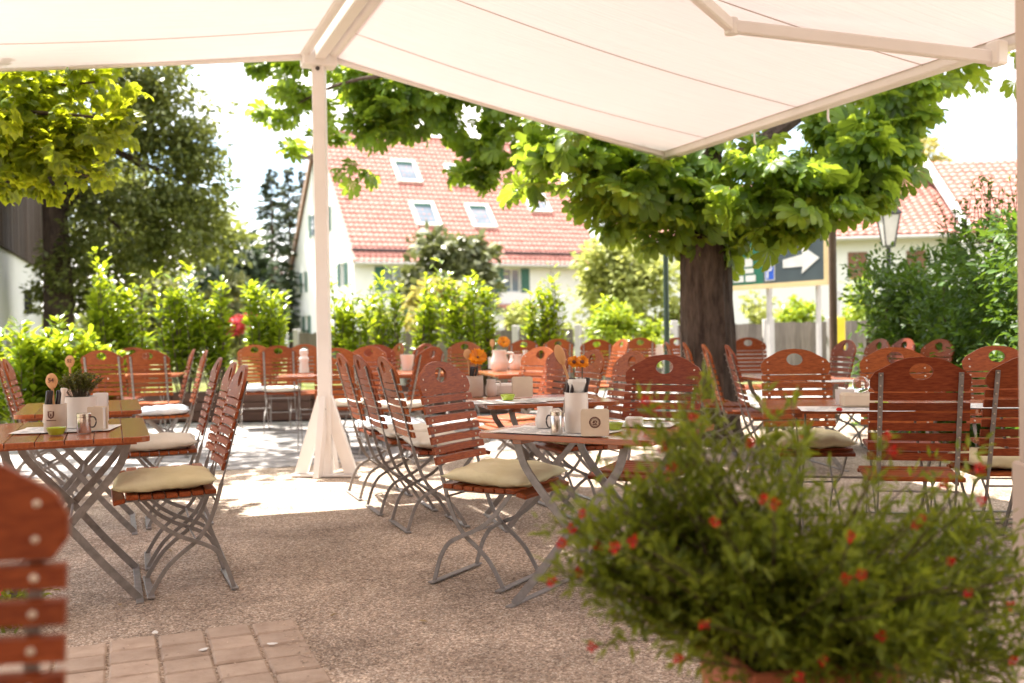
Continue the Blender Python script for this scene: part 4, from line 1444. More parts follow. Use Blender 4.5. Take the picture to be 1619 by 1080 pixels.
# foot: four splayed gusset boards and a ground plate
for k, a_ in enumerate((0, 90, 180, 270)):
    poly = [(0.049, 0.62), (0.049, 0.34), (0.15, 0.02), (0.25, 0.02), (0.056, 0.62)]
    M4 = Matrix.Translation((PB.x, PB.y, 0.012)) @ Matrix.Rotation(R(a_ - 8), 4, 'Z') @ Matrix.Rotation(PI / 2, 4, 'X')
    mb('paint').prism(poly, -0.022, 0.022, M4).build('brace', AW)
mb('paint').box(-.27, .27, -.05, .05, 0.0, 0.018, Matrix.Translation((PB.x, PB.y, .010)) @ Matrix.Rotation(R(-8), 4, 'Z'), .004).build('base_plate', AW)
for z_ in (0.53, PT - 0.17):
    mb('paint_dark').lathe([(.016, 0), (.016, .008), (.01, .012), (0, .012)], 12, Matrix.Translation((PB.x, PB.y - .049 if False else PB.y - .05, z_)) @ Matrix.Rotation(PI / 2, 4, 'X')).build('bolt', AW, smooth=True)
bpy.context.view_layer.update()

# near post at the right edge
NP = thing('awning_post', 'blurred beige metal post along the right frame edge', 'post', (1.368, 2.5, 0))
mb('beigepost').box(-.07, .07, -.06, .06, 0.004, 3.4, None, .008).build('tube', NP)
mb('beigepost').box(-.082, .082, -.072, .072, 0.004, .76, None, .006).build('sleeve', NP)
# ------------------------------------------------------------------ trees
def limb(m_, a, b_, r0, r1, wob=0.06, seg=7):
    a, b_ = Vector(a), Vector(b_)
    L = (b_ - a).length
    pts, rr = [], []
    ph = random.uniform(0, 6)
    for k in range(seg + 1):
        t = k / seg
        p = a.lerp(b_, t)
        q = wob * L * math.sin(PI * t)
        p += Vector((q * math.sin(ph + 3 * t), q * math.cos(ph + 2 * t), q * 0.8))
        pts.append(p); rr.append(r0 + (r1 - r0) * t ** 0.8)
    m_.tube(pts, rr, 8)
    return pts

# the chestnut beside the seating
ch = thing('chestnut_tree', 'broad chestnut tree with a thick dark trunk standing among the tables', 'tree', (1.86, 9.5, 0))
tm = mb('bark')
prof = []
pts = [(0, 0, -0.05), (0, 0, 0.12), (0.01, 0, 0.6), (0.0, 0, 1.2), (-0.02, 0, 1.9), (-0.07, 0, 2.5), (-0.1, 0.05, 3.3), (0.0, 0.1, 4.3), (0.1, 0.1, 5.6)]
rad = [0.40, 0.315, 0.262, 0.245, 0.235, 0.24, 0.2, 0.15, 0.07]
# furrowed trunk
n = 40
vs, fs = [], []
P3 = cat([p + (r_,) for p, r_ in zip(pts, rad)], 4)
for k, (x, y, z, r_) in enumerate(P3):
    for i in range(n):
        a = 2 * PI * i / n
        w_ = 1 + 0.045 * math.sin(5 * a + z * 1.1) + 0.035 * math.sin(13 * a - z * 2.3) + 0.03 * math.sin(21 * a + z * 5) + 0.012 * random.uniform(-1, 1)
        if z < 0.35: w_ += 0.14 * (0.35 - z) * (1 + math.sin(5 * a)) 
        vs.append((x + r_ * w_ * math.cos(a), y + r_ * w_ * math.sin(a), z))
for k in range(len(P3) - 1):
    for i in range(n):
        j = (i + 1) % n
        fs.append((k * n + i, k * n + j, (k + 1) * n + j, (k + 1) * n + i))
tm.add(vs, fs)
lims = []
for a, b_, r0, r1 in (((-0.05, 0, 2.35), (-2.6, 1.5, 4.0), .12, .03), ((0, 0, 2.5), (-1.6, 1.2, 4.6), .11, .03), ((0.0, 0, 2.5), (1.9, 0.5, 3.7), .10, .03),
                      ((0, 0.1, 2.9), (2.4, 0.6, 4.4), .10, .03), ((-0.1, 0, 2.8), (-0.7, -0.5, 4.4), .10, .03), ((0, 0, 3.2), (0.6, 2.2, 4.8), .10, .03),
                      ((-2.2, 1.4, 3.9), (-4.4, 2.6, 3.9), .04, .012), ((0.1, 0.1, 4.5), (1.6, -0.6, 6.2), .08, .02)):
    lims.append(limb(tm, a, b_, r0, r1))
tr = tm.build('trunk', ch, smooth=True)
def cl(px, py, d, r, w_=1.0, rz=None):
    py -= 14 if px < 560 else -4 if px < 830 else -4 if px < 1000 else -14 if px < 1130 else -16 if px < 1330 else -6
    if px > 1380: w_ *= 2.0
    if px < 860:
        k_ = (d + 2.4) / d; d += 2.4; r *= k_ * .92; w_ *= 1.25
    p = at(px, py, d) - Vector((1.86, 9.5, 0))
    return (p.x, p.y, p.z, r, r, rz or r * 0.75, w_)
low = [cl(1085, 330, 8.3, .45, .5), cl(1040, 345, 8.6, .36, .7), cl(985, 300, 8.4, .50, 1.0), cl(930, 290, 8.5, .42, .8), cl(890, 250, 8.5, .5, 1.0), cl(1180, 330, 8.3, .55, 1.2), cl(1215, 370, 8.6, .38, .7),
       cl(1270, 350, 8.3, .50, 1.1), cl(1330, 320, 8.3, .48, 1.0), cl(1240, 280, 8.2, .7, 1.6), cl(1390, 330, 8.5, .33, .5), cl(1400, 260, 8.6, .5, .8), cl(1440, 210, 8.6, .42, .5), cl(1475, 150, 8.6, .36, .35),
       cl(1340, 230, 8.6, .6, 1.2), cl(1130, 270, 8.4, .6, .7), cl(1030, 250, 8.4, .55, 1.1), cl(960, 230, 8.5, .5, .9), cl(1500, 120, 8.8, .3, .25), cl(1170, 400, 8.5, .28, .35), cl(1050, 300, 8.2, .5, 1.0),
       cl(840, 230, 8.8, .42, .7), cl(790, 250, 9.0, .30, .32), cl(770, 275, 9.0, .2, .16), cl(740, 215, 9.0, .40, .55), cl(690, 190, 9.0, .45, .7), cl(640, 180, 9.0, .42, .7), cl(590, 200, 9.0, .38, .6), cl(560, 220, 9.1, .28, .35),
       cl(620, 130, 9.0, .5, .9), cl(550, 150, 9.1, .42, .7), cl(480, 120, 9.2, .36, .36), cl(440, 150, 9.3, .30, .24), cl(430, 105, 9.3, .3, .24), cl(470, 185, 9.3, .24, .2), cl(720, 150, 9.0, .55, 1.0), cl(800, 170, 8.9, .6, 1.1),
       cl(830, 300, 9.2, .16, .1), cl(800, 295, 9.2, .14, .08), cl(600, 90, 9.2, .5, .8), cl(700, 100, 9.2, .5, .8), cl(900, 190, 8.8, .6, 1.1)]
up = [(1.4, 1.1, 4.6, 2.0, 1.8, 1.2, 8), (2.6, 0.6, 4.0, 1.2, 1.1, 0.8, 2.5), (1.5, 1.2, 5.9, 1.4, 1.4, 1.0, 2.5)]
low += [cl(415, 130, 9.4, .22, .2), cl(405, 200, 9.4, .16, .1), cl(450, 215, 9.4, .16, .1)]
low = [(b[0], b[1] + (.95 if -1.3 < b[0] < .4 and b[1] < 1 else .55), b[2] + .22, b[3] * .86, b[4] * .86, b[5] * .8, b[6]) for b in low]
low += [(b[0] + random.uniform(-.25, .25), b[1] + .2, b[2] - random.uniform(.22, .42), .16, .16, .12, .12) for b in low[::2]]
crown('crown', low, 3500, 0.28, 'palm7', 'chest', ch, hollow=0.0, sub=430, droop=0.15, subr=0.19, var=.45)
crown('upper_crown', up, 1600, 0.30, 'palm7', 'chest', ch, hollow=0.45, sub=170, droop=0.4, subr=0.42)
ch.children[-1].name = 'crown_top'

# leafy branches reaching in at the upper left
mp_ = thing('maple_tree', 'sunlit yellow-green maple boughs reaching in under the awning on the left', 'tree', (-5.3, 7.6, 0))
tm = mb('bark')
limb(tm, (0, 0, -0.05), (-0.1, 0.1, 4.6), .2, .1, 0.02)
def cm(px, py, d, r, w_=1.0):
    p = at(px, py, d) - Vector((-5.3, 7.6, 0))
    return (p.x, p.y, p.z, r, r, r * 0.7, w_)
mbl = [cm(40, 180, 7.2, .42, 1.4), cm(100, 150, 7.3, .36, 1.2), cm(150, 130, 7.4, .28, .8), cm(60, 240, 7.0, .36, 1.1), cm(120, 215, 7.1, .27, .6), cm(170, 205, 7.1, .17, .28), cm(20, 290, 6.9, .22, .5), cm(95, 265, 7.0, .24, .5), cm(150, 282, 7.0, .13, .16),
       cm(0, 230, 7.0, .4, 1.2), cm(-60, 200, 7.2, .6, 2), cm(60, 130, 7.6, .45, 1.2), cm(195, 190, 7.1, .10, .08), cm(20, 120, 7.6, .5, 1.4)]
for b_ in mbl[::2] + [(0.6, 2.6, 5.3), (2.1, 3.0, 5.6), (1.2, 4.6, 5.9)]:
    limb(tm, (-0.05, 0, 2.6), (b_[0], b_[1], b_[2]), .045, .008)
tm.build('trunk', mp_, smooth=True)
crown('crown', mbl, 1350, 0.20, 'palm5', 'maple', mp_, hollow=0.0, sub=150, droop=0.35, subr=0.17)
crown('crown_top', [(0, 0, 4.6, 1.5, 1.3, 1.0, 1), (-0.6, 1.2, 3.6, 1.2, 1.2, .9, .6), (0.6, 2.6, 5.3, 1.3, 1.2, .6, 1), (2.1, 3.0, 5.6, 1.1, 1.0, .5, .7), (1.2, 4.6, 5.9, 1.3, 1.2, .6, .8)], 1700, 0.24, 'palm5', 'maple', mp_, hollow=0.3, sub=70, subr=0.45)

def tree(name, label, base, trunk_h, r0, blobs, n, size, kind, mat, sub, subr, group=None, hollow=0.45, category='tree', limbs=5, droop=0.25):
    t = thing(name, label, category, base, 0, group)
    m_ = mb('bark')
    limb(m_, (0, 0, -.1), (0, 0, trunk_h), r0, r0 * .45, 0.01)
    bl = sorted(blobs, key=lambda b: -b[6])[:limbs]
    for b_ in bl:
        limb(m_, (0, 0, trunk_h * random.uniform(.45, .75)), (b_[0], b_[1], b_[2]), r0 * .35, r0 * .08)
    m_.build('trunk', t, smooth=True)
    crown('crown', blobs, n, size, kind, mat, t, hollow=hollow, sub=sub, droop=droop, subr=subr)
    return t
def rel(px, py, d, base, r, w_=1.0, rz=None, ry=None):
    p = at(px, py, d) - Vector(base)
    return (p.x, p.y, p.z, r, ry or r, rz or r * 0.85, w_)

B = (-8.35, 18.3, 0)
tree('lime_tree', 'tall dark broad-crowned tree with a black trunk beside the barn', B, 6.5, .34,
     [rel(180, 160, 18, B, 1.1, 3), rel(260, 180, 18, B, 1.0, 3), rel(230, 270, 18, B, 1.2, 4), rel(300, 290, 18, B, .75, 2), rel(320, 230, 18, B, .45, 1), rel(200, 370, 18, B, 1.0, 3), rel(290, 360, 18, B, .75, 2), rel(140, 300, 18.6, B, 1.0, 2),
      rel(150, 430, 18.3, B, .8, 2), rel(60, 200, 19, B, 1.3, 2), rel(200, 100, 18, B, 1.0, 2), rel(110, 420, 19, B, .6, 1), rel(250, 120, 18, B, .7, 1.5), rel(90, 470, 18.8, B, .45, .8), rel(170, 480, 18.6, B, .5, .8)], 24000, 0.115, 'quad', 'dark', 800, .27)
B = (-9.9, 26, 0)
tree('background_tree', 'darker tree showing through between the barn and the lime tree', B, 5.5, .3,
     [rel(200, 330, 26, B, 1.6, 2), rel(120, 300, 26, B, 1.6, 2), rel(270, 360, 26, B, 1.2, 2), rel(180, 440, 26, B, 1.5, 2), rel(335, 340, 27, B, .6, .7), rel(350, 380, 27, B, .6, .8)], 3200, 0.28, 'quad', 'dark', 150, .6)

def conifer(label, px_, top, bot, d, w_, mat='needle', group='spruces behind the house'):
    tp, bt = at(px_, top, d), at(px_, bot, d)
    base = (tp.x, tp.y, 0)
    t = thing('spruce_tree', label, 'spruce', base, 0, group)
    H_ = tp.z
    mb('bark').tube([(0, 0, -.1), (0, 0, H_ * .96)], [H_ * .018, .02], 8).build('trunk', t)
    P_, D_, N_ = [], [], []
    nw = int(H_ / 0.24)
    for k in range(nw):
        z = H_ * 0.12 + (H_ * .87) * (k + random.random()) / nw
        rr = w_ * (1 - (z / H_) ** 1.25) * random.uniform(.75, 1.15) + .08
        nb = 5
        for q in range(nb):
            a = random.uniform(0, 2 * PI)
            z += random.uniform(-.35, .35)
            L = rr * random.uniform(.5, 1.15)
            for s_ in range(int(9 + L * 10)):
                t_ = random.random() ** .7
                P_.append((math.cos(a) * L * t_, math.sin(a) * L * t_, z - 0.42 * L * t_ + 0.2 * L * t_ ** 3))
                b1 = a + random.uniform(-1.1, 1.1)
                D_.append((math.cos(b1), math.sin(b1), random.uniform(-1.1, -.1)))
                N_.append((random.gauss(0, .3), random.gauss(0, .3), 1))
    scatter('crown', np.array(P_), np.array(D_), np.array(N_), np.array([random.uniform(.2, .36) for _ in P_]), 'quad', mat, t)
    return t
conifer('tallest spruce standing left of the white gable', 428, 256, 520, 60, 3.4)
conifer('spruce just behind the edge of the white gable', 456, 265, 520, 62, 3.2)
conifer('spruce mostly hidden behind the white gable', 478, 270, 520, 66, 2.6)
conifer('short dark spruce left of the tallest one', 352, 350, 520, 46, 2.6)

def bush(name, label, px_, py_top, py_bot, wpx, d, n, size, kind, mat, sub=60, subr=None, cat_='bush', group=None, ground=None, ell=0.7, hollow=.35, lobes=6):
    tp, bt = at(px_, py_top, d), at(px_, py_bot, d)
    s_ = FPX / d
    w_ = wpx / s_ / 2
    base = (tp.x, tp.y, 0)
    z1, z0 = tp.z, max(0.02, bt.z if ground is None else ground)
    t = thing(name, label, cat_, base, 0, group)
    m_ = mb('twig')
    rnd = random
    blobs = []
    for k in range(lobes):
        a = rnd.uniform(0, 2 * PI)
        u_ = rnd.random()
        zc = z0 + (z1 - z0) * (0.25 + 0.55 * u_)
        rr = w_ * (0.62 - 0.25 * u_)
        blobs.append((math.cos(a) * w_ * .42 * (1 - u_ * .5), math.sin(a) * w_ * .35, zc, rr, rr, min((z1 - z0) * .3, rr * 1.2), 1))
    blobs.append((0, 0, z1 - min((z1 - z0) * .3, w_ * .6), w_ * .5, w_ * .5, min((z1 - z0) * .3, w_ * .6), 1))
    blobs.append((0, 0, (z0 + z1) / 2 - (z1 - z0) * .1, w_ * .8, w_ * .7, (z1 - z0) * .42, 2))
    for b_ in blobs:
        m_.tube([(0, 0, -.02), (b_[0] * .4, b_[1] * .4, b_[2] * .5), (b_[0], b_[1], b_[2])], [.03, .02, .008], 6)
    m_.build('stems', t)
    crown('foliage', blobs, n, size, kind, mat, t, hollow=hollow, sub=sub, subr=subr or w_ * .22)
    return t

def column(label, px_, top, wpx, d, z0, n, size=0.115, mat='laurel', lean=0.0):
    """laurel trained as a column: thin stems below, dense leaves above"""
    if d > 12: top -= 28; wpx *= .9; lean = .06 * math.sin(px_)
    tp = at(px_, top, d)
    s_ = FPX / d
    w_ = wpx / s_ / 2
    t = thing('laurel_column', label, 'shrub', (tp.x, tp.y, 0), 0, 'laurel columns screening the seating')
    m_ = mb('twig')
    P_, D_, N_, Z_ = [], [], [], []
    H_ = tp.z
    ns_ = 20
    n = int(n * 1.45)
    for k in range(ns_):
        a = random.uniform(0, 2 * PI)
        rr = w_ * 1.12 * random.random() ** .5
        h_ = z0 + (H_ - z0) * random.uniform(.5, 1.0) * (.88 + .12 * math.sin(3 * a + px_))
        b0 = Vector((math.cos(a) * rr * .35, math.sin(a) * rr * .35, z0 - .04))
        tip = Vector((math.cos(a) * rr + lean * h_, math.sin(a) * rr, h_))
        mid = b0.lerp(tip, .5) + Vector((math.cos(a) * .05, math.sin(a) * .05, 0))
        m_.tube([b0, mid, tip], [.009, .007, .003], 5)
        for q in range(n // ns_):
            t_ = 0.22 + 0.78 * random.random() ** .9
            p = b0.lerp(mid, t_ * 2) if t_ < .5 else mid.lerp(tip, t_ * 2 - 1)
            g_ = random.uniform(0, 2 * PI)
            o_ = Vector((math.cos(g_), math.sin(g_), random.uniform(0.1, 1.2)))
            P_.append(p + o_ * random.uniform(0, .05)); D_.append(o_); N_.append(Vector((-math.cos(g_) * .6 + random.gauss(0, .3), -math.sin(g_) * .6 + random.gauss(0, .3), 1)))
            Z_.append(size * random.uniform(.65, 1.2))
    m_.build('stems', t)
    scatter('foliage', np.array(P_), np.array(D_), np.array(N_), np.array(Z_), 'blade', mat, t)
    return t
D0 = 12.6
for (px_, top, wpx, d, n, lab) in (
        (168, 418, 62, 12.2, 900, 'tall laurel with a leaning bright tip right of the dark trunk'),
        (205, 455, 74, 12.6, 900, 'leafy laurel behind the two chairs seen from behind'),
        (288, 425, 66, 12.6, 950, 'laurel column left of the pink blossom'),
        (338, 425, 60, 12.7, 900, 'laurel column next to the pink blossom'),
        (424, 428, 76, 12.6, 1300, 'dense laurel column between the pink blossom and the white gable'),
        (556, 452, 66, 12.8, 800, 'laurel column just right of the white awning post'),
        (614, 440, 52, 13.4, 620, 'slim laurel column under the first shuttered window'),
        (668, 452, 44, 13.6, 560, 'slim laurel column before the copper-tinged bush'),
        (734, 430, 62, 13.2, 900, 'laurel column under the middle of the roof'),
        (770, 445, 46, 13.6, 500, 'slim laurel column left of the first fence post'),
        (843, 455, 36, 13.8, 380, 'thin laurel column between the two pale fence posts'),
        (878, 443, 40, 13.8, 430, 'thin laurel column just left of the second pale fence post')):
    column(lab, px_, top, wpx, d, .4, n)
# low laurels nearer on the left
for (px_, top, wpx, d, n, lab) in ((30, 500, 110, 10.2, 1700, 'bushy low laurel at the left frame edge'), (90, 490, 100, 10.4, 1500, 'bushy low laurel under the white barn wall'), (150, 515, 70, 10.8, 1000, 'bushy low laurel under the dark trunk')):
    column(lab, px_, top, wpx, d, .1, n, .12)
# planters
def planter(x, y, rz, L, label):
    t = thing('planter_box', label, 'planter', (x, y, .008), rz, 'brown planter boxes under the laurels')
    b = mb('boxwood')
    for k in range(3):
        z = .02 + k * .12
        b.box(-L / 2, L / 2, -.2, -.178, z, z + .112, None, .004)
        b.box(-L / 2, L / 2, .178, .2, z, z + .112, None, .004)
        b.box(-L / 2, -L / 2 + .022, -.177, .177, z, z + .112, None, .004)
        b.box(L / 2 - .022, L / 2, -.177, .177, z, z + .112, None, .004)
    b.build('boards', t)
    e = mb('boxwood')
    e.box(-L / 2 + .024, L / 2 - .024, -.175, .175, .02, .33)
    e.build('soil', t)
for (px_, d, L, rz, lab) in ((190, 12.4, 1.2, .1, 'brown planter box behind the chairs seen from behind'), (312, 12.7, 1.2, .05, 'brown planter box left of the pink blossom'), (424, 12.6, 1.1, .05, 'brown planter box beneath the dense laurel column'),
                             (556, 12.8, 1.0, .02, 'brown planter box behind the white awning post'), (640, 13.5, 1.1, 0, 'brown planter box under the slim laurels'), (748, 13.3, 1.1, -.03, 'brown planter box under the middle laurels'), (862, 13.8, 1.0, -.03, 'brown planter box between the pale fence posts')):
    p = at(px_, 600, d)
    planter(p.x, p.y, rz, L, lab)

# garden shrubs behind
bush('pine_shrub', 'round olive-green mountain pine in front of the house', 706, 362, 520, 205, 30, 4200, .3, 'quad', 'pine', 120, .4)
bush('copper_shrub', 'orange-tinged shrub below the mountain pine', 690, 432, 560, 150, 22, 2600, .17, 'quad', 'copper', 90, .22)
bush('pale_tree', 'airy pale yellow-green tree right of the house', 985, 384, 560, 230, 25, 5200, .2, 'quad', 'willow', 160, .38)
bush('bright_shrub', 'vivid yellow-green shrub by the second fence post', 972, 474, 570, 104, 15.8, 1700, .11, 'blade', 'bright', 60, .14)
bush('bright_shrub', 'small vivid shrub against the green post', 1034, 500, 570, 40, 15.8, 500, .1, 'blade', 'bright', 30, .12)
bush('pale_shrub', 'pale rounded shrub between the fence posts', 825, 472, 560, 80, 20, 1100, .13, 'quad', 'willow', 50, .17)
bush('olive_shrub', 'greyish-green shrub behind the laurels at left', 255, 425, 560, 90, 24, 1500, .2, 'quad', 'olive', 60, .26)
bush('olive_shrub', 'larger greyish-green shrub behind the twin laurel columns', 355, 430, 560, 110, 26, 1700, .2, 'quad', 'olive', 60, .28)
bush('garden_shrub', 'green shrub at the foot of the white gable', 600, 480, 560, 80, 20, 900, .13, 'quad', 'willow', 40, .17)
bush('dark_shrub', 'tall dark thicket between the lime tree and the small gable', 395, 372, 560, 110, 46, 2200, .42, 'quad', 'needle', 70, .6)
bush('dark_shrub', 'lower dark thicket behind the olive shrubs', 335, 395, 560, 110, 44, 2000, .4, 'quad', 'needle', 70, .6)
bush('street_shrub', 'yellow-green shrub below the dark sign', 1200, 455, 560, 70, 23, 1000, .14, 'quad', 'willow', 50, .18)
bush('street_shrub', 'green shrub below the middle of the dark sign', 1262, 455, 560, 90, 23.5, 1400, .14, 'quad', 'bright', 60, .2)
bush('street_shrub', 'yellow-green shrub right of the brown sign post', 1362, 432, 560, 80, 23, 1300, .14, 'quad', 'bright', 60, .2)
bush('street_shrub', 'shrub right of the chestnut trunk behind the fence', 1070, 470, 560, 60, 24, 800, .14, 'quad', 'willow', 40, .18)
B = at(1450, 520, 62)
tree('round_tree', 'small round tree above the red roof at right', (B.x, B.y, 0), 9, .3, [rel(1450, 255, 62, (B.x, B.y, 0), 1.7, 2), rel(1425, 262, 62, (B.x, B.y, 0), 1.0, 1), rel(1478, 268, 62, (B.x, B.y, 0), 1.0, 1), rel(1450, 300, 62, (B.x, B.y, 0), 1.8, 1)], 1500, .38, 'quad', 'copper', 60, .5)
# red flowering bush
p = at(376, 500, 25)
t = thing('blossom_bush', 'bush with bright pink-red blossom behind the laurels', 'bush', (p.x, p.y, 0))
mb('twig').tube([(0, 0, 0), (0.05, 0, 1.0)], .03, 6).tube([(0, 0, .4), (-.4, 0, 1.1)], .02, 6).tube([(0, 0, .5), (.4, 0, 1.2)], .02, 6).build('stems', t)
crown('blossom', [(-.25, 0, 1.35, .28, .3, .16, 1), (.15, 0, 1.42, .3, .3, .18, 1.3), (.42, 0, 1.4, .2, .2, .2, 1), (-.1, 0, 1.2, .25, .25, .12, .6)], 900, .1, 'quad', 'pinkp', t, .1)
crown('foliage', [(-.6, 0, 1.0, .5, .4, .3, 1), (0, .1, .8, .6, .4, .35, 1)], 300, .13, 'quad', 'willow', t, .2)

# dark yew hedge on the right
def hedge():
    t = thing('yew_hedge', 'tall dark green hedge with sprouting twigs along the right side', 'hedge', (4.4, 8.6, 0))
    bl = []
    o_ = Vector((4.4, 8.6, 0))
    tops = ((1400, 418, 10.6), (1435, 400, 10.2), (1470, 405, 9.7), (1505, 395, 9.1), (1540, 372, 8.5), (1580, 350, 7.9), (1625, 335, 7.3), (1680, 330, 6.7))
    for (px_, py_, d) in tops:
        p = at(px_, py_, d)
        z = p.z
        while z > 0.1:
            for _ in range(2):
                bl.append((p.x - o_.x + random.uniform(-.1, .35), p.y - o_.y + random.uniform(-.2, .2), z - .3, .40, .38, .36, 1))
            z -= .36
    bl2 = [(b[0] + .7, b[1] + .5) + b[2:] for b in bl]
    m_ = mb('twig')
    for b_ in bl[::3]:
        m_.tube([(b_[0] * 1.0, b_[1], -.03), (b_[0], b_[1], b_[2])], [.03, .012], 6)
    for k in range(26):     # loose shoots at the top
        px_ = random.uniform(1500, 1612)
        d = 9.1 - (px_ - 1505) / 100 * 1.3
        b0 = at(px_, 385, d) - o_
        tip = b0 + Vector((random.uniform(-.18, .14), 0, random.uniform(.25, .62)))
        m_.tube([b0, b0.lerp(tip, .5) + Vector((.02, 0, 0)), tip], [.006, .004, .002], 5)
        SH.append((b0, tip))
    m_.build('stems', t)
    crown('foliage', bl, 30000, .072, 'blade', 'hedge', t, hollow=.6, sub=900, subr=.17, droop=.1)
    crown('inner_foliage', bl2, 4000, .14, 'blade', 'hedge', t, hollow=.2, sub=160, subr=.3)
    P_, D_, N_ = [], [], []
    for b0, tip in SH:
        for q in range(16):
            P_.append(b0.lerp(tip, random.uniform(.1, 1))); D_.append(Vector((random.gauss(0, 1), random.gauss(0, 1), .6))); N_.append(Vector((random.gauss(0, .5), random.gauss(0, .5), 1)))
    scatter('sprays', np.array(P_), np.array(D_), np.array(N_), np.array([random.uniform(.035, .065) for _ in P_]), 'blade', 'hedge', t)
SH = []
hedge()
# thin young conifer before the hedge
for (px_, top, d, lab) in ((1368, 432, 11.5, 'thin dark sapling left of the hedge'), (1408, 440, 11.0, 'feathery sapling under the street lamp')):
    tp = at(px_, top, d)
    t = thing('sapling', lab, 'sapling', (tp.x, tp.y, 0), 0, 'saplings in front of the hedge')
    mb('bark').tube([(0, 0, -.02), (.03, 0, tp.z * .5), (0, 0, tp.z)], [.035, .028, .008], 7).build('trunk', t)
    crown('crown', [(0, 0, tp.z * (.25 + .1 * k), .34 - .03 * k, .3 - .02 * k, .16, 1) for k in range(8)], 700 if px_ > 1400 else 120, .09, 'blade', 'hedge', t, .1, sub=60, subr=.12)

# ------------------------------------------------------------------ flowering shrub in front
FB = Vector((0.55, 1.98, 0))
pt = thing('terracotta_planter', 'terracotta planter under the flowering shrub, cut off by the lower frame edge', 'planter', FB, R(12))
pm = mb('terra')
pm.lathe([(.155, 0.004), (.165, .02), (.20, .43), (.215, .43), (.22, .485), (.2, .49), (.19, .45), (0, .45)], 4, Matrix.Rotation(PI / 4, 4, 'Z'), 1.05, 1.0)
pb_ = pm.build('pot', pt)
bv = pb_.modifiers.new('round', 'BEVEL'); bv.width = .012; bv.segments = 3
fl = thing('flowering_shrub', 'large airy green shrub with small red flowers filling the lower foreground', 'shrub', FB)
targets = []
def tb(px, py, d, r, w_): 
    p = at(px, py, d)
    targets.append((p.x, p.y, p.z, r, r * .8, r * .7, w_))
for a_ in ((1050, 675, 1.95, .08, .32), (1090, 660, 1.95, .10, .32), (1180, 675, 1.95, .09, .32), (1120, 735, 1.95, .13, .55), (1020, 775, 1.95, .10, 1.2), (1230, 740, 1.95, .12, .45), (940, 860, 1.9, .10, 1.3), (970, 815, 1.95, .10, 1.7),
           (1300, 815, 2.0, .12, .6), (1150, 850, 1.9, .17, 2.8), (1050, 880, 1.9, .16, 3.0), (1280, 890, 1.9, .18, 3.2), (1400, 900, 2.0, .13, 1.0), (1380, 950, 1.9, .16, 2.4), (1180, 950, 1.9, .18, 3.4), (1060, 950, 1.9, .12, 1.6),
           (1500, 920, 2.1, .15, 1.5), (1500, 830, 2.15, .10, .4), (1560, 850, 2.15, .11, .7), (1580, 940, 2.1, .13, 1.2), (1450, 980, 1.9, .14, 1.6), (1540, 1020, 2.0, .15, 1.5), (1300, 1000, 1.85, .15, 2.6), (1180, 1030, 1.85, .08, .3),
           (1380, 1050, 1.85, .14, 2.2), (1590, 1060, 2.0, .12, .9), (1420, 790, 2.1, .08, .15), (1545, 740, 2.2, .07, .18), (1580, 700, 2.2, .06, .1), (1240, 650, 2.0, .05, .25), (1100, 615, 2.0, .05, .2), (1000, 950, 1.9, .09, .9), (930, 930, 1.9, .05, .12), (1490, 710, 2.2, .05, .1)):
    tb(*a_)
tw = np.array([t_[6] for t_ in targets]); tw /= tw.sum()
sm = mb('twig')
P_, D_, N_ = [], [], []
top_ = Vector((FB.x, FB.y, .455))
flowers = [(1095, 660), (1020, 632), (1036, 642), (1046, 708), (1062, 737), (920, 812), (903, 835), (888, 858), (945, 862), (972, 865), (1000, 855), (915, 905), (872, 918), (935, 1022), (1130, 825), (1205, 790), (1224, 796), (1345, 848), (1447, 828),
           (1362, 908), (1336, 915), (1430, 990), (1393, 1004), (1500, 887), (1597, 957), (1300, 1042), (1262, 1070), (1422, 1050), (1112, 985), (1547, 738), (1490, 764), (1550, 790), (1456, 820), (1600, 1044), (1530, 935), (1070, 1040), (1275, 690), (1185, 700), (1400, 690), (1410, 712)]
flp = [at(px_, py_, 1.75 if 950 < px_ < 1420 and py_ > 780 else 1.9) for px_, py_ in flowers]
for k in range(680):
    t_ = targets[rng.choice(len(targets), p=tw)]
    v = unit(1)[0] * (0.25 + 1.15 * rng.random() ** .8)
    tip = Vector((t_[0] + v[0] * t_[3], t_[1] + v[1] * t_[4], t_[2] + v[2] * t_[5]))
    if k < len(flp): tip = flp[k]
    b0 = top_ + Vector((random.uniform(-.10, .10), random.uniform(-.10, .10), 0))
    mid = b0.lerp(tip, .5) + Vector((0, 0, random.uniform(-.01, .06)))
    prev = None
    pts = []
    for q in range(9):
        u_ = q / 8
        pts.append(b0 * (1 - u_) ** 2 + mid * 2 * u_ * (1 - u_) + tip * u_ * u_)
    if k % 3 == 0 or k < len(flp):
        sm.tube([p - FB for p in pts], [.0035 - .0003 * q for q in range(9)], 4)
    nl = 44
    for q in range(nl):
        u_ = 1 - 0.62 * random.random() ** 1.25
        p = b0 * (1 - u_) ** 2 + mid * 2 * u_ * (1 - u_) + tip * u_ * u_
        tan = ((tip - mid) * u_ + (mid - b0) * (1 - u_)).normalized()
        g_ = Vector((random.gauss(0, 1), random.gauss(0, 1), random.gauss(.15, 1))).normalized()
        P_.append(p - FB + g_ * random.uniform(0, .016)); D_.append(tan * .7 + g_); N_.append(Vector((random.gauss(0, .7), random.gauss(0, .7), 1)))
sm.build('stems', fl)
scatter('foliage', np.array(P_), np.array(D_), np.array(N_), rng.uniform(.016, .042, len(P_)), 'slim', 'shrub', fl)
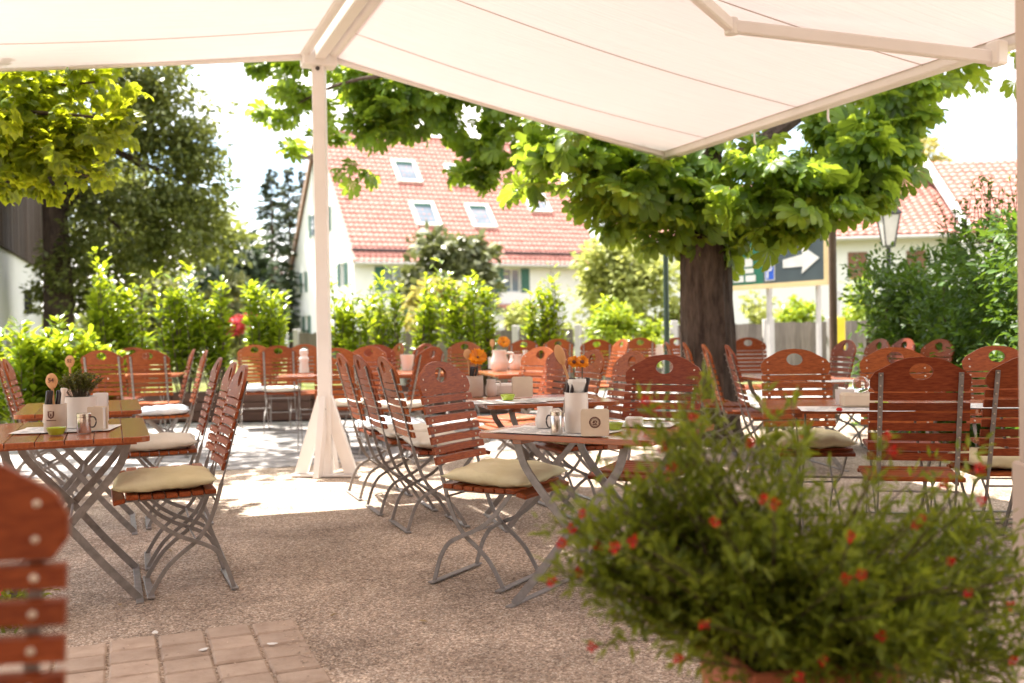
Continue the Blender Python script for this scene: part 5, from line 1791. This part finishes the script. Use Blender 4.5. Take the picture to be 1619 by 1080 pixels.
for k, (px_, py_) in enumerate(flowers):
    c = flp[k] - FB
    p, dd, nn = [], [], []
    for q in range(9):
        a = 2 * PI * q / 9 + random.uniform(-.3, .3)
        v = Vector((math.cos(a), -.5 + random.uniform(-.4, .4), math.sin(a)))
        p.append(c + v * .002); dd.append(v); nn.append(Vector((0, -1, .4)))
    scatter('flower', np.array(p), np.array(dd), np.array(nn), np.array([random.uniform(.007, .013) for _ in p]), 'blade', 'red', fl)

# small pink flowers at the lower left behind the near chair
pk = thing('flower_bed', 'low pink-flowered plants glimpsed between the slats of the near chair', 'flower bed', (-2.02, 3.86, 0))
crown('foliage', [(0, 0, .08, .2, .2, .09, 1)], 500, .04, 'blade', 'shrub', pk, .1)
crown('blossom', [(0, 0, .17, .2, .2, .03, 1)], 60, .03, 'quad', 'pinkp', pk, .1)
crown('stems', [(0, 0, .04, .2, .2, .04, 1)], 60, .05, 'needle', 'shrub', pk, .1)
# ------------------------------------------------------------------ house with the big tiled roof
HA = R(25.5)
HC = (-7.87, 50.0)
HL, HW, HE, HR_ = 14.0, 13.0, 5.25, 12.25
HO = thing('farmhouse', 'white farmhouse with a steep red tiled roof and skylights', 'house', (HC[0], HC[1], 0), HA)
def wall_open(m_, w_, h_, holes, th=0.25):
    """wall in local xz with rectangular holes, as box pieces; front face at y=0"""
    xs = sorted(set([0, w_] + [q for h in holes for q in (h[0], h[1])]))
    zs = sorted(set([0, h_] + [q for h in holes for q in (h[2], h[3])]))
    for i in range(len(xs) - 1):
        z_start = None
        for j in range(len(zs) - 1):
            cx, cz = (xs[i] + xs[i + 1]) / 2, (zs[j] + zs[j + 1]) / 2
            inside = any(h[0] < cx < h[1] and h[2] < cz < h[3] for h in holes)
            if not inside:
                m_.add([(xs[i], 0, zs[j]), (xs[i + 1], 0, zs[j]), (xs[i + 1], 0, zs[j + 1]), (xs[i], 0, zs[j + 1])], [(0, 1, 2, 3)])
    for (x0, x1, z0, z1) in holes:
        m_.add([(x0, 0, z0), (x1, 0, z0), (x1, th, z0), (x0, th, z0)], [(0, 1, 2, 3)])
        m_.add([(x0, 0, z1), (x1, 0, z1), (x1, th, z1), (x0, th, z1)], [(3, 2, 1, 0)])
        m_.add([(x0, 0, z0), (x0, th, z0), (x0, th, z1), (x0, 0, z1)], [(0, 1, 2, 3)])
        m_.add([(x1, 0, z0), (x1, th, z0), (x1, th, z1), (x1, 0, z1)], [(3, 2, 1, 0)])
def window(parent, M4, x0, x1, z0, z1, shut='shutter', open_=True, th=.2):
    f = mb('frame')
    t_ = .07
    f.box(x0 + .002, x1 - .002, th - .06, th - .002, z0 + .002, z0 + t_, M4).box(x0 + .002, x1 - .002, th - .06, th - .002, z1 - t_, z1 - .002, M4)
    f.box(x0 + .002, x0 + t_, th - .06, th - .002, z0 + t_, z1 - t_, M4).box(x1 - t_, x1 - .002, th - .06, th - .002, z0 + t_, z1 - t_, M4)
    xm = (x0 + x1) / 2
    f.box(xm - .035, xm + .035, th - .06, th - .002, z0 + t_, z1 - t_, M4)
    w_ = f.build('window', parent)
    mb('glass').box(x0 + t_, x1 - t_, th - .03, th - .025, z0 + t_, z1 - t_, M4).build('pane', w_)
    if shut:
        sw = (x1 - x0) / 2
        for a_, b_ in (((x0 - sw - .02, x0 - .02), (x1 + .02, x1 + sw + .02)) if open_ else ((x0, xm - .01), (xm + .01, x1))):
            y0 = -.05 if open_ else .02
            mb(shut).box(a_, b_, y0, y0 + .045, z0, z1, M4, .008).build('shutter', w_)
wm = mb('plaster')
# front (eave) wall along +x ; local frame of the house: x along the eave, y depth
fw = [(1.6, 2.6, 3.1, 4.4), (8.3, 9.3, 3.1, 4.4), (5.0, 6.1, .9, 2.2), (1.6, 2.6, .9, 2.2), (8.3, 9.3, .0, 2.2)]
wall_open(wm, HL, HE, fw)
# gable wall at x=0 facing -x : build as polygons in yz with holes cut as a grid under the eave plus plain triangle above
gm = MB().use(M['plaster'])
gh = [(1.6, 2.5, .9, 2.1), (5.4, 6.2, .9, 2.1), (9.4, 10.3, .9, 2.1), (1.6, 2.5, 3.5, 4.7), (5.6, 6.4, 3.5, 4.7), (10.0, 10.8, 3.5, 4.7)]
wall_open(gm, HW, HE, gh)
GM4 = Matrix(((0, 1, 0, 0), (1, 0, 0, 0), (0, 0, 1, 0), (0, 0, 0, 1)))   # x->y , y->x
wm.add([GM4 @ Vector(v) for v in gm.v], gm.f)
tri_holes = [(4.6, 5.4, 6.6, 7.9), (7.6, 8.4, 6.6, 7.9)]
wm.add([(0, 0, HE), (0, HW, HE), (0, HW / 2, HR_ - .1)], [(0, 1, 2)])
wm.add([(HL, 0, 0), (HL, HW, 0), (HL, HW, HE), (HL, HW / 2, HR_ - .1), (HL, 0, HE)], [(0, 1, 2, 3, 4)])
wm.add([(0, HW, 0), (HL, HW, 0), (HL, HW, HE), (0, HW, HE)], [(0, 1, 2, 3)])
wm.build('wall', HO)
I4 = Matrix.Identity(4)
for h in fw[:4]:
    window(HO, I4, h[0], h[1], h[2], h[3], 'shutter')
mb('brownshut').box(8.3, 9.3, .1, .16, .02, 2.2).build('door', HO)
mb('tile').box(7.6, 9.9, -1.0, -.02, 2.35, 2.5, Matrix.Rotation(0.12, 4, 'X')).build('door_canopy', HO)
for h in gh:
    window(HO, GM4, h[0], h[1], h[2], h[3], 'shutter')
for h in tri_holes:
    f = mb('shutter')
    f.box(h[0] - .45, h[0] - .02, -.05, -.004, h[2], h[3], GM4).box(h[1] + .02, h[1] + .45, -.05, -.004, h[2], h[3], GM4)
    w_ = mb('frame').box(h[0], h[1], -.03, -.002, h[2], h[3], GM4).build('window', HO)
    f.build('shutter', w_)
    mb('glass').box(h[0] + .08, h[1] - .08, -.04, -.031, h[2] + .08, h[3] - .08, GM4).build('pane', w_)
# roof: courses of tiles stepping down each slope, every tile a shallow barrel
def roof_plane(m_, x0, x1, ye, ze, yr, zr, course=.36, tile=.30):
    n = int(round(math.hypot(yr - ye, zr - ze) / course))
    dy, dz = (yr - ye) / n, (zr - ze) / n
    L = math.hypot(dy, dz)
    ny_, nz_ = -dz / L, dy / L
    if nz_ < 0: ny_, nz_ = -ny_, -nz_
    nt_ = int(round((x1 - x0) / tile))
    tw_ = (x1 - x0) / nt_
    for k in range(n):
        ya, za = ye + dy * k, ze + dz * k
        for i in range(nt_):
            xa = x0 + tw_ * i
            prof = ((0, .0), (.25, .045), (.55, .045), (.8, .0), (1.0, .0))
            vs = []
            jit = random.uniform(-.006, .006)
            for (u_, h_) in prof:
                for (t_, lift) in ((-.1, .065), (1.0, .01)):
                    o_ = h_ + lift + jit
                    vs.append((xa + tw_ * u_, ya + dy * t_ + ny_ * o_, za + dz * t_ + nz_ * o_))
            b = []
            for q in range(len(prof) - 1):
                b.append((q * 2, q * 2 + 2, q * 2 + 3, q * 2 + 1))
            c0 = len(vs)
            for q, (u_, h_) in enumerate(prof):
                vs.append((xa + tw_ * u_, ya + dy * -.08 + ny_ * (-.02), za + dz * -.08 + nz_ * (-.02)))
            for q in range(len(prof) - 1):
                b.append((c0 + q, c0 + q + 1, (q + 1) * 2, q * 2))
            m_.add(vs, b)
rm = mb('tile')
ov = .7
sl = (HR_ - HE) / (HW / 2)
og = .16
roof_plane(rm, -og, HL + og, -ov, HE - ov * sl + .12, HW / 2, HR_ + .12)
roof_plane(rm, -og, HL + og, HW + ov, HE - ov * sl + .12, HW / 2, HR_ + .12, .9, 1.2)
rf = rm.build('roof', HO)
for x in (-og - .06, HL + og):
    vg = mb('verge')
    for (y0, y1) in ((-ov, HW / 2), (HW + ov, HW / 2)):
        a_ = Vector((x + .03, y0, HE - ov * sl + .12)); b_ = Vector((x + .03, y1, HR_ + .12))
        d_ = (b_ - a_).normalized(); nn_ = Vector((1, 0, 0)).cross(d_)
        M4 = Matrix(((1, d_.x, nn_.x, a_.x), (0, d_.y, nn_.y, a_.y), (0, d_.z, nn_.z, a_.z), (0, 0, 0, 1)))
        vg.box(-.04, .04, 0, (b_ - a_).length, -.12 if nn_.z > 0 else -.06, .1 if nn_.z > 0 else .14, M4)
    vg.build('verge', rf)
mb('concrete').tube([(-og, -ov - .1, HE - ov * sl + .02), (HL + og, -ov - .1, HE - ov * sl + .02)], .08, 8).build('gutter', rf)
for (a_, b_) in ((-.2, 3.0), (8.2, 13.8)):
    yy = -.32
    zz = HE + yy * sl + .32
    mb('lampblack').box(a_, b_, yy - .02, yy + .02, zz - .06, zz + .06).build('snow_guard', rf)
mb('concrete').tube([(HL - .25, -.12, .1), (HL - .25, -.12, HE - .5), (HL - .25, -ov - .08, HE - .62)], .06, 8).build('downpipe', HO)
mb('tile').tube([(-og, HW / 2, HR_ + .14), (HL + og, HW / 2, HR_ + .14)], .14, 8).build('ridge_cap', rf)
# skylights lying in the slope
th = math.atan(sl)
for (x, v_) in ((4.35, 6.2), (7.5, 6.1), (4.5, 2.6), (7.75, 2.6), (11.7, 4.1)):
    M4 = Matrix.Translation((x, v_ * math.cos(th), HE + v_ * math.sin(th) + .18)) @ Matrix.Rotation(th, 4, 'X')
    f = mb('frame')
    f.box(-.72, .72, -.95, -.8, 0, .14, M4).box(-.72, .72, .8, .95, 0, .14, M4).box(-.72, -.52, -.799, .799, 0, .14, M4).box(.52, .72, -.799, .799, 0, .14, M4)
    k_ = f.build('skylight', HO)
    mb('glass').box(-.519, .519, -.799, .799, .03, .06, M4).build('pane', k_)
    mb('shutter').box(-.519, .519, .62, .799, .065, .10, M4).build('blind', k_)
# television aerial mast at the gable
p = thing('roof_aerial', 'thin aerial mast above the white gable left of the awning post', 'aerial', (HC[0] - 5.2 * math.sin(HA) - .6, HC[1] + 5.2 * math.cos(HA), 0))
mb('lampblack').tube([(0, 0, 6), (0, 0, 14.4)], .05, 6).build('mast', p)
mb('brownpost').box(-.9, .9, -.1, .1, 10.6, 10.85).build('crossbar', p)

# small orange-roofed gable further back
q = at(447, 520, 74)
t = thing('small_house', 'small pale house with an orange roof left of the farmhouse', 'house', (q.x - .6, q.y, 0), R(12))
mb('plaster').prism([(-2.5, 0), (2.4, 0), (2.4, 3.6), (-.0, 6.0), (-2.5, 3.6)], -4, 0, Matrix.Rotation(PI / 2, 4, 'X')).build('wall', t)
rm = mb('tile')
RM = Matrix.Rotation(PI / 2, 4, 'Z')
r2 = MB().use(M['tile'])
roof_plane(r2, -.5, 4.6, -2.9, 3.2, 0, 6.15, .4, .5)
roof_plane(r2, -.5, 4.6, 2.9, 3.2, 0, 6.15, .4, .5)
rm.add([(v[1], v[0], v[2]) for v in r2.v], r2.f)
rm.build('roof', t)

# ------------------------------------------------------------------ long building across the street
q0 = at(985, 500, 38); q1 = at(1512, 500, 36)
dx_, dy_ = q1.x - q0.x, q1.y - q0.y
SL_ = math.hypot(dx_, dy_)
SA = math.atan2(dy_, dx_)
SB = thing('street_house', 'long white building with a low red roof behind the sign', 'house', (q0.x, q0.y, 0), SA)
E2, R2_, W2 = 4.55, 6.95, 9.0
wm = mb('plaster')
sh_ = [(8.25, 8.95, 2.75, 3.75), (10.3, 11.0, 2.75, 3.75), (5.2, 6.0, 2.75, 3.75), (8.3, 9.1, .8, 1.8)]
wall_open(wm, SL_, E2, sh_)
wm.add([(0, 0, 0), (0, W2, 0), (0, W2, E2), (0, W2 / 2, R2_ - .1), (0, 0, E2)], [(0, 1, 2, 3, 4)])
wm.add([(SL_, 0, 0), (SL_, W2, 0), (SL_, W2, E2), (SL_, W2 / 2, R2_ - .1), (SL_, 0, E2)], [(0, 1, 2, 3, 4)])
wm.build('wall', SB)
for h in sh_:
    window(SB, I4, h[0], h[1], h[2], h[3], 'brownshut', False)
mb('barn').box(11.0 + .7, SL_ - .02, -.12, -.004, 3.3, E2 - .02, None).build('timber_panel', SB)
rm = mb('tile')
roof_plane(rm, -.4, SL_ + .2, -.7, E2 - .7 * .53 + .1, W2 / 2, R2_, .34, .3)
roof_plane(rm, -.4, SL_ + .2, W2 + .7, E2 - .7 * .53 + .1, W2 / 2, R2_, .9, 1.2)
rr_ = rm.build('roof', SB)
mb('concrete').tube([(-.4, -.8, E2 - .36), (SL_ + .2, -.8, E2 - .36)], .07, 8).build('gutter', rr_)
# neighbouring wing nearer the hedge
q2 = at(1516, 500, 35.0)
WG = thing('side_wing', 'red-roofed wing with a white verge rising behind the hedge', 'house', (q2.x + .15, q2.y, 0), SA + .06)
wm = mb('plaster')
wm.box(0, 7, 0, 8, 0, 4.6)
wm.build('wall', WG)
rm = mb('tile')
roof_plane(rm, 0, 8, -.9, 4.2, 4.0, 7.35, .34, .3)
roof_plane(rm, 0, 8, 8.9, 4.2, 4.0, 7.35, .9, 1.2)
rr_ = rm.build('roof', WG)
a_ = Vector((-.08, -.95, 4.25)); b_ = Vector((-.08, 4.0, 7.45)); d_ = (b_ - a_).normalized(); nn_ = Vector((1, 0, 0)).cross(d_)
M4 = Matrix(((1, d_.x, nn_.x, a_.x), (0, d_.y, nn_.y, a_.y), (0, d_.z, nn_.z, a_.z), (0, 0, 0, 1)))
mb('frame').box(-.1, .08, 0, (b_ - a_).length, -.1, .14, M4).build('verge', rr_)

# ------------------------------------------------------------------ barn at the left edge
p1 = at(66, 500, 24.0); pm_ = at(0, 500, 17.5); p0 = pm_ + (pm_ - p1) * .6
BL_ = math.hypot(p1.x - p0.x, p1.y - p0.y)
BA = math.atan2(p1.y - p0.y, p1.x - p0.x)
BN = thing('barn', 'barn with dark boarded upper storey over a white wall at the left edge', 'barn', (p0.x, p0.y, 0), BA)
wm = mb('plaster')
bh = [(BL_ - 6.2, BL_ - 5.0, .35, 1.2)]
wall_open(wm, BL_, 2.75, bh, .3)
wm.add([(BL_, 0, 0), (BL_, 5, 0), (BL_, 5, 2.75), (BL_, 0, 2.75)], [(0, 1, 2, 3)])
wm.build('wall', BN)
mb('barn').box(bh[0][0] + .01, bh[0][1] - .01, .15, .2, .36, 1.19).build('hatch', BN)
bb_ = mb('barn')
x = 0.0
while x < BL_:
    w_ = random.uniform(.16, .22)
    bb_.box(x, min(BL_, x + w_ - .012), -.06 - random.uniform(0, .02), -.004, 2.72, 6.2)
    x += w_
y = 0
while y < 5:
    bb_.box(BL_ + .004, BL_ + .05, y, y + .19, 2.72, 6.2)
    y += .2
bb_.build('boarding', BN)
mb('tile').box(-.5, BL_ + .7, -.9, 5.5, 6.22, 6.4).build('roof', BN)
mb('lampblack').box(BL_ - 3.4, BL_ - 3.2, -.14, -.01, 1.6, 2.1).build('wall_lamp', BN)

# ------------------------------------------------------------------ garden fence
def fence(a, b_, h_, label, gap=0.0, n_panels=6):
    a, b_ = Vector(a), Vector(b_)
    L = (b_ - a).length
    t = thing('garden_fence', label, 'fence', (a.x, a.y, 0), math.atan2(b_.y - a.y, b_.x - a.x), 'grey board fences along the street')
    pl = L / n_panels
    for k in range(n_panels):
        f = mb('fence')
        x = k * pl + .07
        while x < (k + 1) * pl - .12:
            w_ = random.uniform(.10, .125)
            f.box(x, x + w_, -.012, .012, .08, h_ - random.uniform(0, .025))
            x += w_ + .008 + gap
        f.box(k * pl + .06, (k + 1) * pl - .06, .014, .05, .3, .38).box(k * pl + .06, (k + 1) * pl - .06, .014, .05, h_ - .34, h_ - .26)
        f.build('board_panel', t)
    for k in range(n_panels + 1):
        x = k * pl
        mb('concrete').box(x - .058, x + .058, -.06, .06, 0, h_ + .07, None, .01).build('post', t)
    return t
fa = at(470, 560, 20.5); fb = at(915, 560, 18.0); fc = at(1052, 560, 18.0); fd = at(1212, 560, 18.3); fe = at(1400, 560, 19.5)
fence(fa, fb, 1.12, 'grey board fence stretch behind the laurel columns', 0, 5)
fence(fb + Vector((.16, 0, 0)), fc, 1.14, 'short grey fence stretch behind the vivid shrub', 0, 1)
fence(fc + Vector((.16, 0, 0)), fd, 1.16, 'grey fence stretch behind the chestnut trunk', 0, 2)
fence(fd + Vector((.1, .1, 0)), fe, 1.18, 'weathered grey fence stretch under the dark sign', 0, 2)

# ------------------------------------------------------------------ sign board
s0 = at(1160, 452, 17.0); s1 = at(1306, 440, 15.2)
dv = Vector((s1.x - s0.x, s1.y - s0.y, 0)); SW = dv.length
SG = thing('direction_sign', 'dark green and slate sign board with a white arrow behind the chestnut leaves', 'sign', (s0.x, s0.y, 0), math.atan2(dv.y, dv.x))
z0, z1 = s0.z, s0.z + 1.55
b = mb('signgreen'); b.box(0.0, SW * .36, -.03, .03, z0, z1)
b.use(M['signdark']).box(SW * .36, SW, -.03, .03, z0, z1)
b.build('board', SG)
f = mb('signframe')
f.box(-.07, 0, -.045, .045, z0 - .08, z1 + .08).box(SW, SW + .07, -.045, .045, z0 - .08, z1 + .08).box(-.001, SW + .001, -.044, .044, z0 - .08, z0).box(-.001, SW + .001, -.044, .044, z1, z1 + .08)
f.build('frame', SG)
l = mb('signwhite')
# blocks of white lettering, too blurred in the photo to read: rows of letter-like strokes
def row(x0, x1, za, zb, gaps=()):
    x = x0
    while x < x1 - .01:
        w_ = random.uniform(.028, .042)
        if not any(g0 < x < g1 for g0, g1 in gaps):
            l.box(x, min(x1, x + w_), -.036, -.031, za, zb)
        x += w_ + .006
row(.06, .50, z0 + .30, z0 + .44); row(.10, .52, z0 + .19, z0 + .27); row(.04, .57, z0 + .05, z0 + .155, ((.27, .30),))
row(.12, .5, z0 + .52, z0 + .6)
l.build('lettering', SG)
# arrows
ax = SW * .58
l = mb('signwhite')
l.prism([(ax, z0 + .23), (ax + .42, z0 + .23), (ax + .40, z0 + .12), (SW - .1, z0 + .34), (ax + .40, z0 + .56), (ax + .42, z0 + .42), (ax, z0 + .36)], .031, .036, Matrix.Rotation(PI / 2, 4, 'X'))
l.build('arrow', SG)
l = mb('signwhite')
l.prism([(ax + .2, z0 + .72), (ax + .5, z0 + 1.0), (ax + .44, z0 + 1.04), (ax + .16, z0 + .77)], .031, .036, Matrix.Rotation(PI / 2, 4, 'X'))
l.prism([(ax + .5, z0 + .9), (ax + .62, z0 + 1.1), (ax + .38, z0 + 1.08)], .031, .036, Matrix.Rotation(PI / 2, 4, 'X'))
l.build('arrow', SG)
e = mb('signwhite'); e.box(SW * .385, SW * .385 + .22, -.036, -.031, z0 + .04, z0 + .34)
e.use(M['signblue']).box(SW * .385 + .02, SW * .385 + .2, -.040, -.0365, z0 + .06, z0 + .32)
e.use(M['signwhite']).box(SW * .385 + .05, SW * .385 + .08, -.044, -.0405, z0 + .08, z0 + .3)
e.prism([(.08, .2), (.14, .2), (.165, .225), (.165, .275), (.14, .3), (.08, .3), (.08, .275), (.13, .275), (.14, .265), (.14, .235), (.13, .225), (.08, .225)], .0405, .044, Matrix.Translation((SW * .385, 0, z0)) @ Matrix.Rotation(PI / 2, 4, 'X'))
e.build('parking_symbol', SG)
mb('concrete').box(SW * .36, SW * .36 + .07, .032, .1, 0, z1).box(SW * .88, SW * .88 + .05, .032, .1, 0, z1).build('post', SG)

def pole(name, label, px_, top_py, d, r, mat, category='post', base=None):
    tp = at(px_, top_py, d)
    o = mb(mat).tube([(0, 0, 0), (0, 0, tp.z)], r, 12).lathe([(r * 1.25, tp.z), (r * 1.25, tp.z + .03), (0, tp.z + .05)], 12).lathe([(r * 2, 0), (r * 2, .02), (r, .04)], 12).build(name, smooth=True)
    o.location = (tp.x, tp.y, 0)
    return tag(o, label, category)
pole('wooden_post', 'tall brown post in front of the right end of the dark sign', 1315, 300, 11.5, .045, 'brownpost')
pole('steel_post', 'slim dark green post left of the chestnut trunk', 1052, 380, 11.5, .032, 'greenpost')
tp = at(1326, 462, 18)
t = thing('yellow_marker', 'white pole with a yellow box beside the brown post', 'marker', (tp.x, tp.y, 0))
mb('signwhite').tube([(0, 0, 0), (0, 0, tp.z + .02)], .05, 10).build('pole', t)
mb('yellow').box(-.09, .09, -.08, .06, tp.z - 1.05, tp.z - .45, None, .02).build('box', t)
# street lamp
tp = at(1404, 318, 16)
t = thing('street_lamp', 'black lantern on an iron post above the hedge', 'street lamp', (tp.x, tp.y, 0))
mb('lampblack').tube([(0, 0, 0), (0, 0, tp.z - .75)], [.06, .035], 10).build('post', t)
zt = tp.z
lm_ = mb('lampblack')
for k in range(4):
    a = R(45 + 90 * k)
    lm_.tube([(.1 * math.cos(a), .1 * math.sin(a), zt - .72), (.2 * math.cos(a), .2 * math.sin(a), zt - .22)], .012, 6)
lm_.lathe([(.22, zt - .22), (.24, zt - .2), (.12, zt - .08), (.03, zt - .03), (.03, zt), (0, zt + .03)], 4, Matrix.Rotation(PI / 4, 4, 'Z')).lathe([(.11, zt - .74), (.11, zt - .72), (0, zt - .72)], 4, Matrix.Rotation(PI / 4, 4, 'Z'))
lm_.build('lantern_frame', t)
gl = MB().use(M['lampglass']); gl.lathe([(.095, zt - .71), (.185, zt - .23)], 4, Matrix.Rotation(PI / 4, 4, 'Z')); gl.build('glass', t)

# grass strip behind the laurels
P_ = []
o = sheet('lawn', [(-9.5, 13.45), (0.3, 13.45), (0.3, 20), (-16, 30), (-22, 22)], 0.012, 'earth')
gpts = np.column_stack([rng.uniform(-9, 0.2, 9000), rng.uniform(13.6, 21, 9000), np.full(9000, .012)])
go = scatter('grass', gpts, np.column_stack([rng.normal(0, .35, 9000), rng.normal(0, .35, 9000), np.ones(9000)]), unit(9000), rng.uniform(.05, .12, 9000), 'needle', 'bright')
tag(go, 'sunny yellow-green grass beyond the laurels', 'grass', kind='stuff')
# far wooded horizon
for (x0_, x1_, y_, h_, n_) in ((-70, -16, 90, 7, 2600), (14, 80, 95, 6, 2200)):
    px = rng.uniform(x0_, x1_, n_); hh = h_ * (0.6 + .25 * np.sin(px * .35) + .15 * np.sin(px * 1.1))
    pts_ = np.column_stack([px, y_ + rng.uniform(-3, 3, n_), rng.random(n_) * hh])
    fw_ = scatter('far_wood', pts_, unit(n_), unit(n_), rng.uniform(.9, 1.8, n_), 'quad', 'dark')
    tag(fw_, 'distant wooded edge behind the houses', 'wood', kind='stuff')

# loose stones lying on the gravel and litter from the trees
def pebbles(name, n, x0, x1, y0, y1, s0_, s1_, mat, z=0.006):
    t_ = np.array([(1, 0, 0), (0, 1, 0), (-1, 0, 0), (0, -1, 0), (0, 0, .7), (.5, .5, .45), (-.5, .5, .4), (-.5, -.5, .45), (.5, -.5, .4)], float)
    fs_ = [(0, 5, 8), (1, 6, 5), (2, 7, 6), (3, 8, 7), (5, 6, 4), (6, 7, 4), (7, 8, 4), (8, 5, 4), (0, 1, 5), (1, 2, 6), (2, 3, 7), (3, 0, 8)]
    a = rng.uniform(0, 2 * PI, n); s_ = rng.uniform(s0_, s1_, n)
    # nearer stones show larger: more of them close by
    yy = y0 + (y1 - y0) * rng.random(n) ** 1.6
    xx = rng.uniform(-1, 1, n) * (yy * .56 + .1)
    V = np.empty((n, 9, 3))
    for i_ in range(9):
        tx, ty, tz = t_[i_] * (1 + 0.0)
        k1 = s_ * rng.uniform(.8, 1.2, n)
        V[:, i_, 0] = xx + k1 * (tx * np.cos(a) * 1.0 - ty * np.sin(a) * .7)
        V[:, i_, 1] = yy + k1 * (tx * np.sin(a) * 1.0 + ty * np.cos(a) * .7)
        V[:, i_, 2] = z + k1 * tz * .6 - .0015
    keep = ~((xx < -.56 + (3.9 - yy) * .39 - .4 * (yy > 3.3)) & (yy < 3.9) & (rng.random(n) > .05))
    V[:, :, 2] += ((xx < -.5 + (3.9 - yy) * .39) & (yy < 3.9))[:, None] * .011
    V = V[keep]; n = len(V)
    m_ = mb(mat)
    me = bpy.data.meshes.new(name)
    me.vertices.add(n * 9); me.vertices.foreach_set('co', V.astype(np.float32).ravel())
    F_ = (np.array(fs_)[None] + (np.arange(n) * 9)[:, None, None]).reshape(-1)
    me.loops.add(len(F_)); me.loops.foreach_set('vertex_index', F_.astype(np.int32))
    me.polygons.add(n * 12); me.polygons.foreach_set('loop_start', (np.arange(n * 12) * 3).astype(np.int32))
    me.materials.append(M[mat]); me.update(calc_edges=True); me.validate()
    o = bpy.data.objects.new(name, me); C.objects.link(o)
    return tag(o, 'loose stones lying on the raked gravel', 'gravel', kind='stuff')
M['pebble'] = pmat('pebble', (0.52, 0.41, 0.32), (0.36, 0.27, 0.2), 40, 0.85, isl=0.4)
pebbles('loose_gravel', 26000, 0, 0, 2.9, 7.5, .0028, .0068, 'pebble')
M['litter'] = leafmat('dry_leaf', (0.16, 0.09, 0.03), (0.3, 0.2, 0.06), (0.3, 0.2, 0.05), 0.2)
ly = rng.uniform(3.2, 9, 90); lx = rng.uniform(-1, 1, 90) * ly * .5
fl_ = scatter('fallen_leaves', np.column_stack([lx, ly, np.full(90, .012)]), np.column_stack([rng.normal(size=90), rng.normal(size=90), rng.normal(0, .1, 90)]), np.tile([0.1, 0, 1.0], (90, 1)), rng.uniform(.015, .045, 90), 'blade', 'litter')
tag(fl_, 'dry leaf litter scattered on the gravel', 'leaf litter', kind='stuff')

# unseen inn added behind the camera: dark wall and eaves block sky fill
sheet('terrace', [(-9, -4.1), (9, -4.1), (9, -2.2), (-9, -2.2)], 0.014, 'paver')
IN = thing('inn_light_blocker', 'unseen dark-boarded inn added behind the seating to block light from that side', 'building', (0, -3.0, 0))
wm = mb('brownpost'); iw = [(x, x + 1.2, 1.0, 2.4) for x in (1.5, 4.5, 7.5, 10.5, 13.5)]
wall_open(wm, 18, 6.5, iw)
RT = Matrix.Translation((9, 0, 0)) @ Matrix.Rotation(PI, 4, 'Z')
wm.v = [tuple(RT @ Vector(v)) for v in wm.v]
wm.build('wall', IN)
for h in iw:
    window(IN, RT, h[0], h[1], h[2], h[3], 'brownshut')
mb('barn').box(-9.5, 9.5, -.5, 1.1, 6.5, 6.7).build('eaves', IN)
for ob in list(bpy.data.objects):
    if ob.name not in S.objects and ob.users == 0:
        bpy.data.objects.remove(ob)
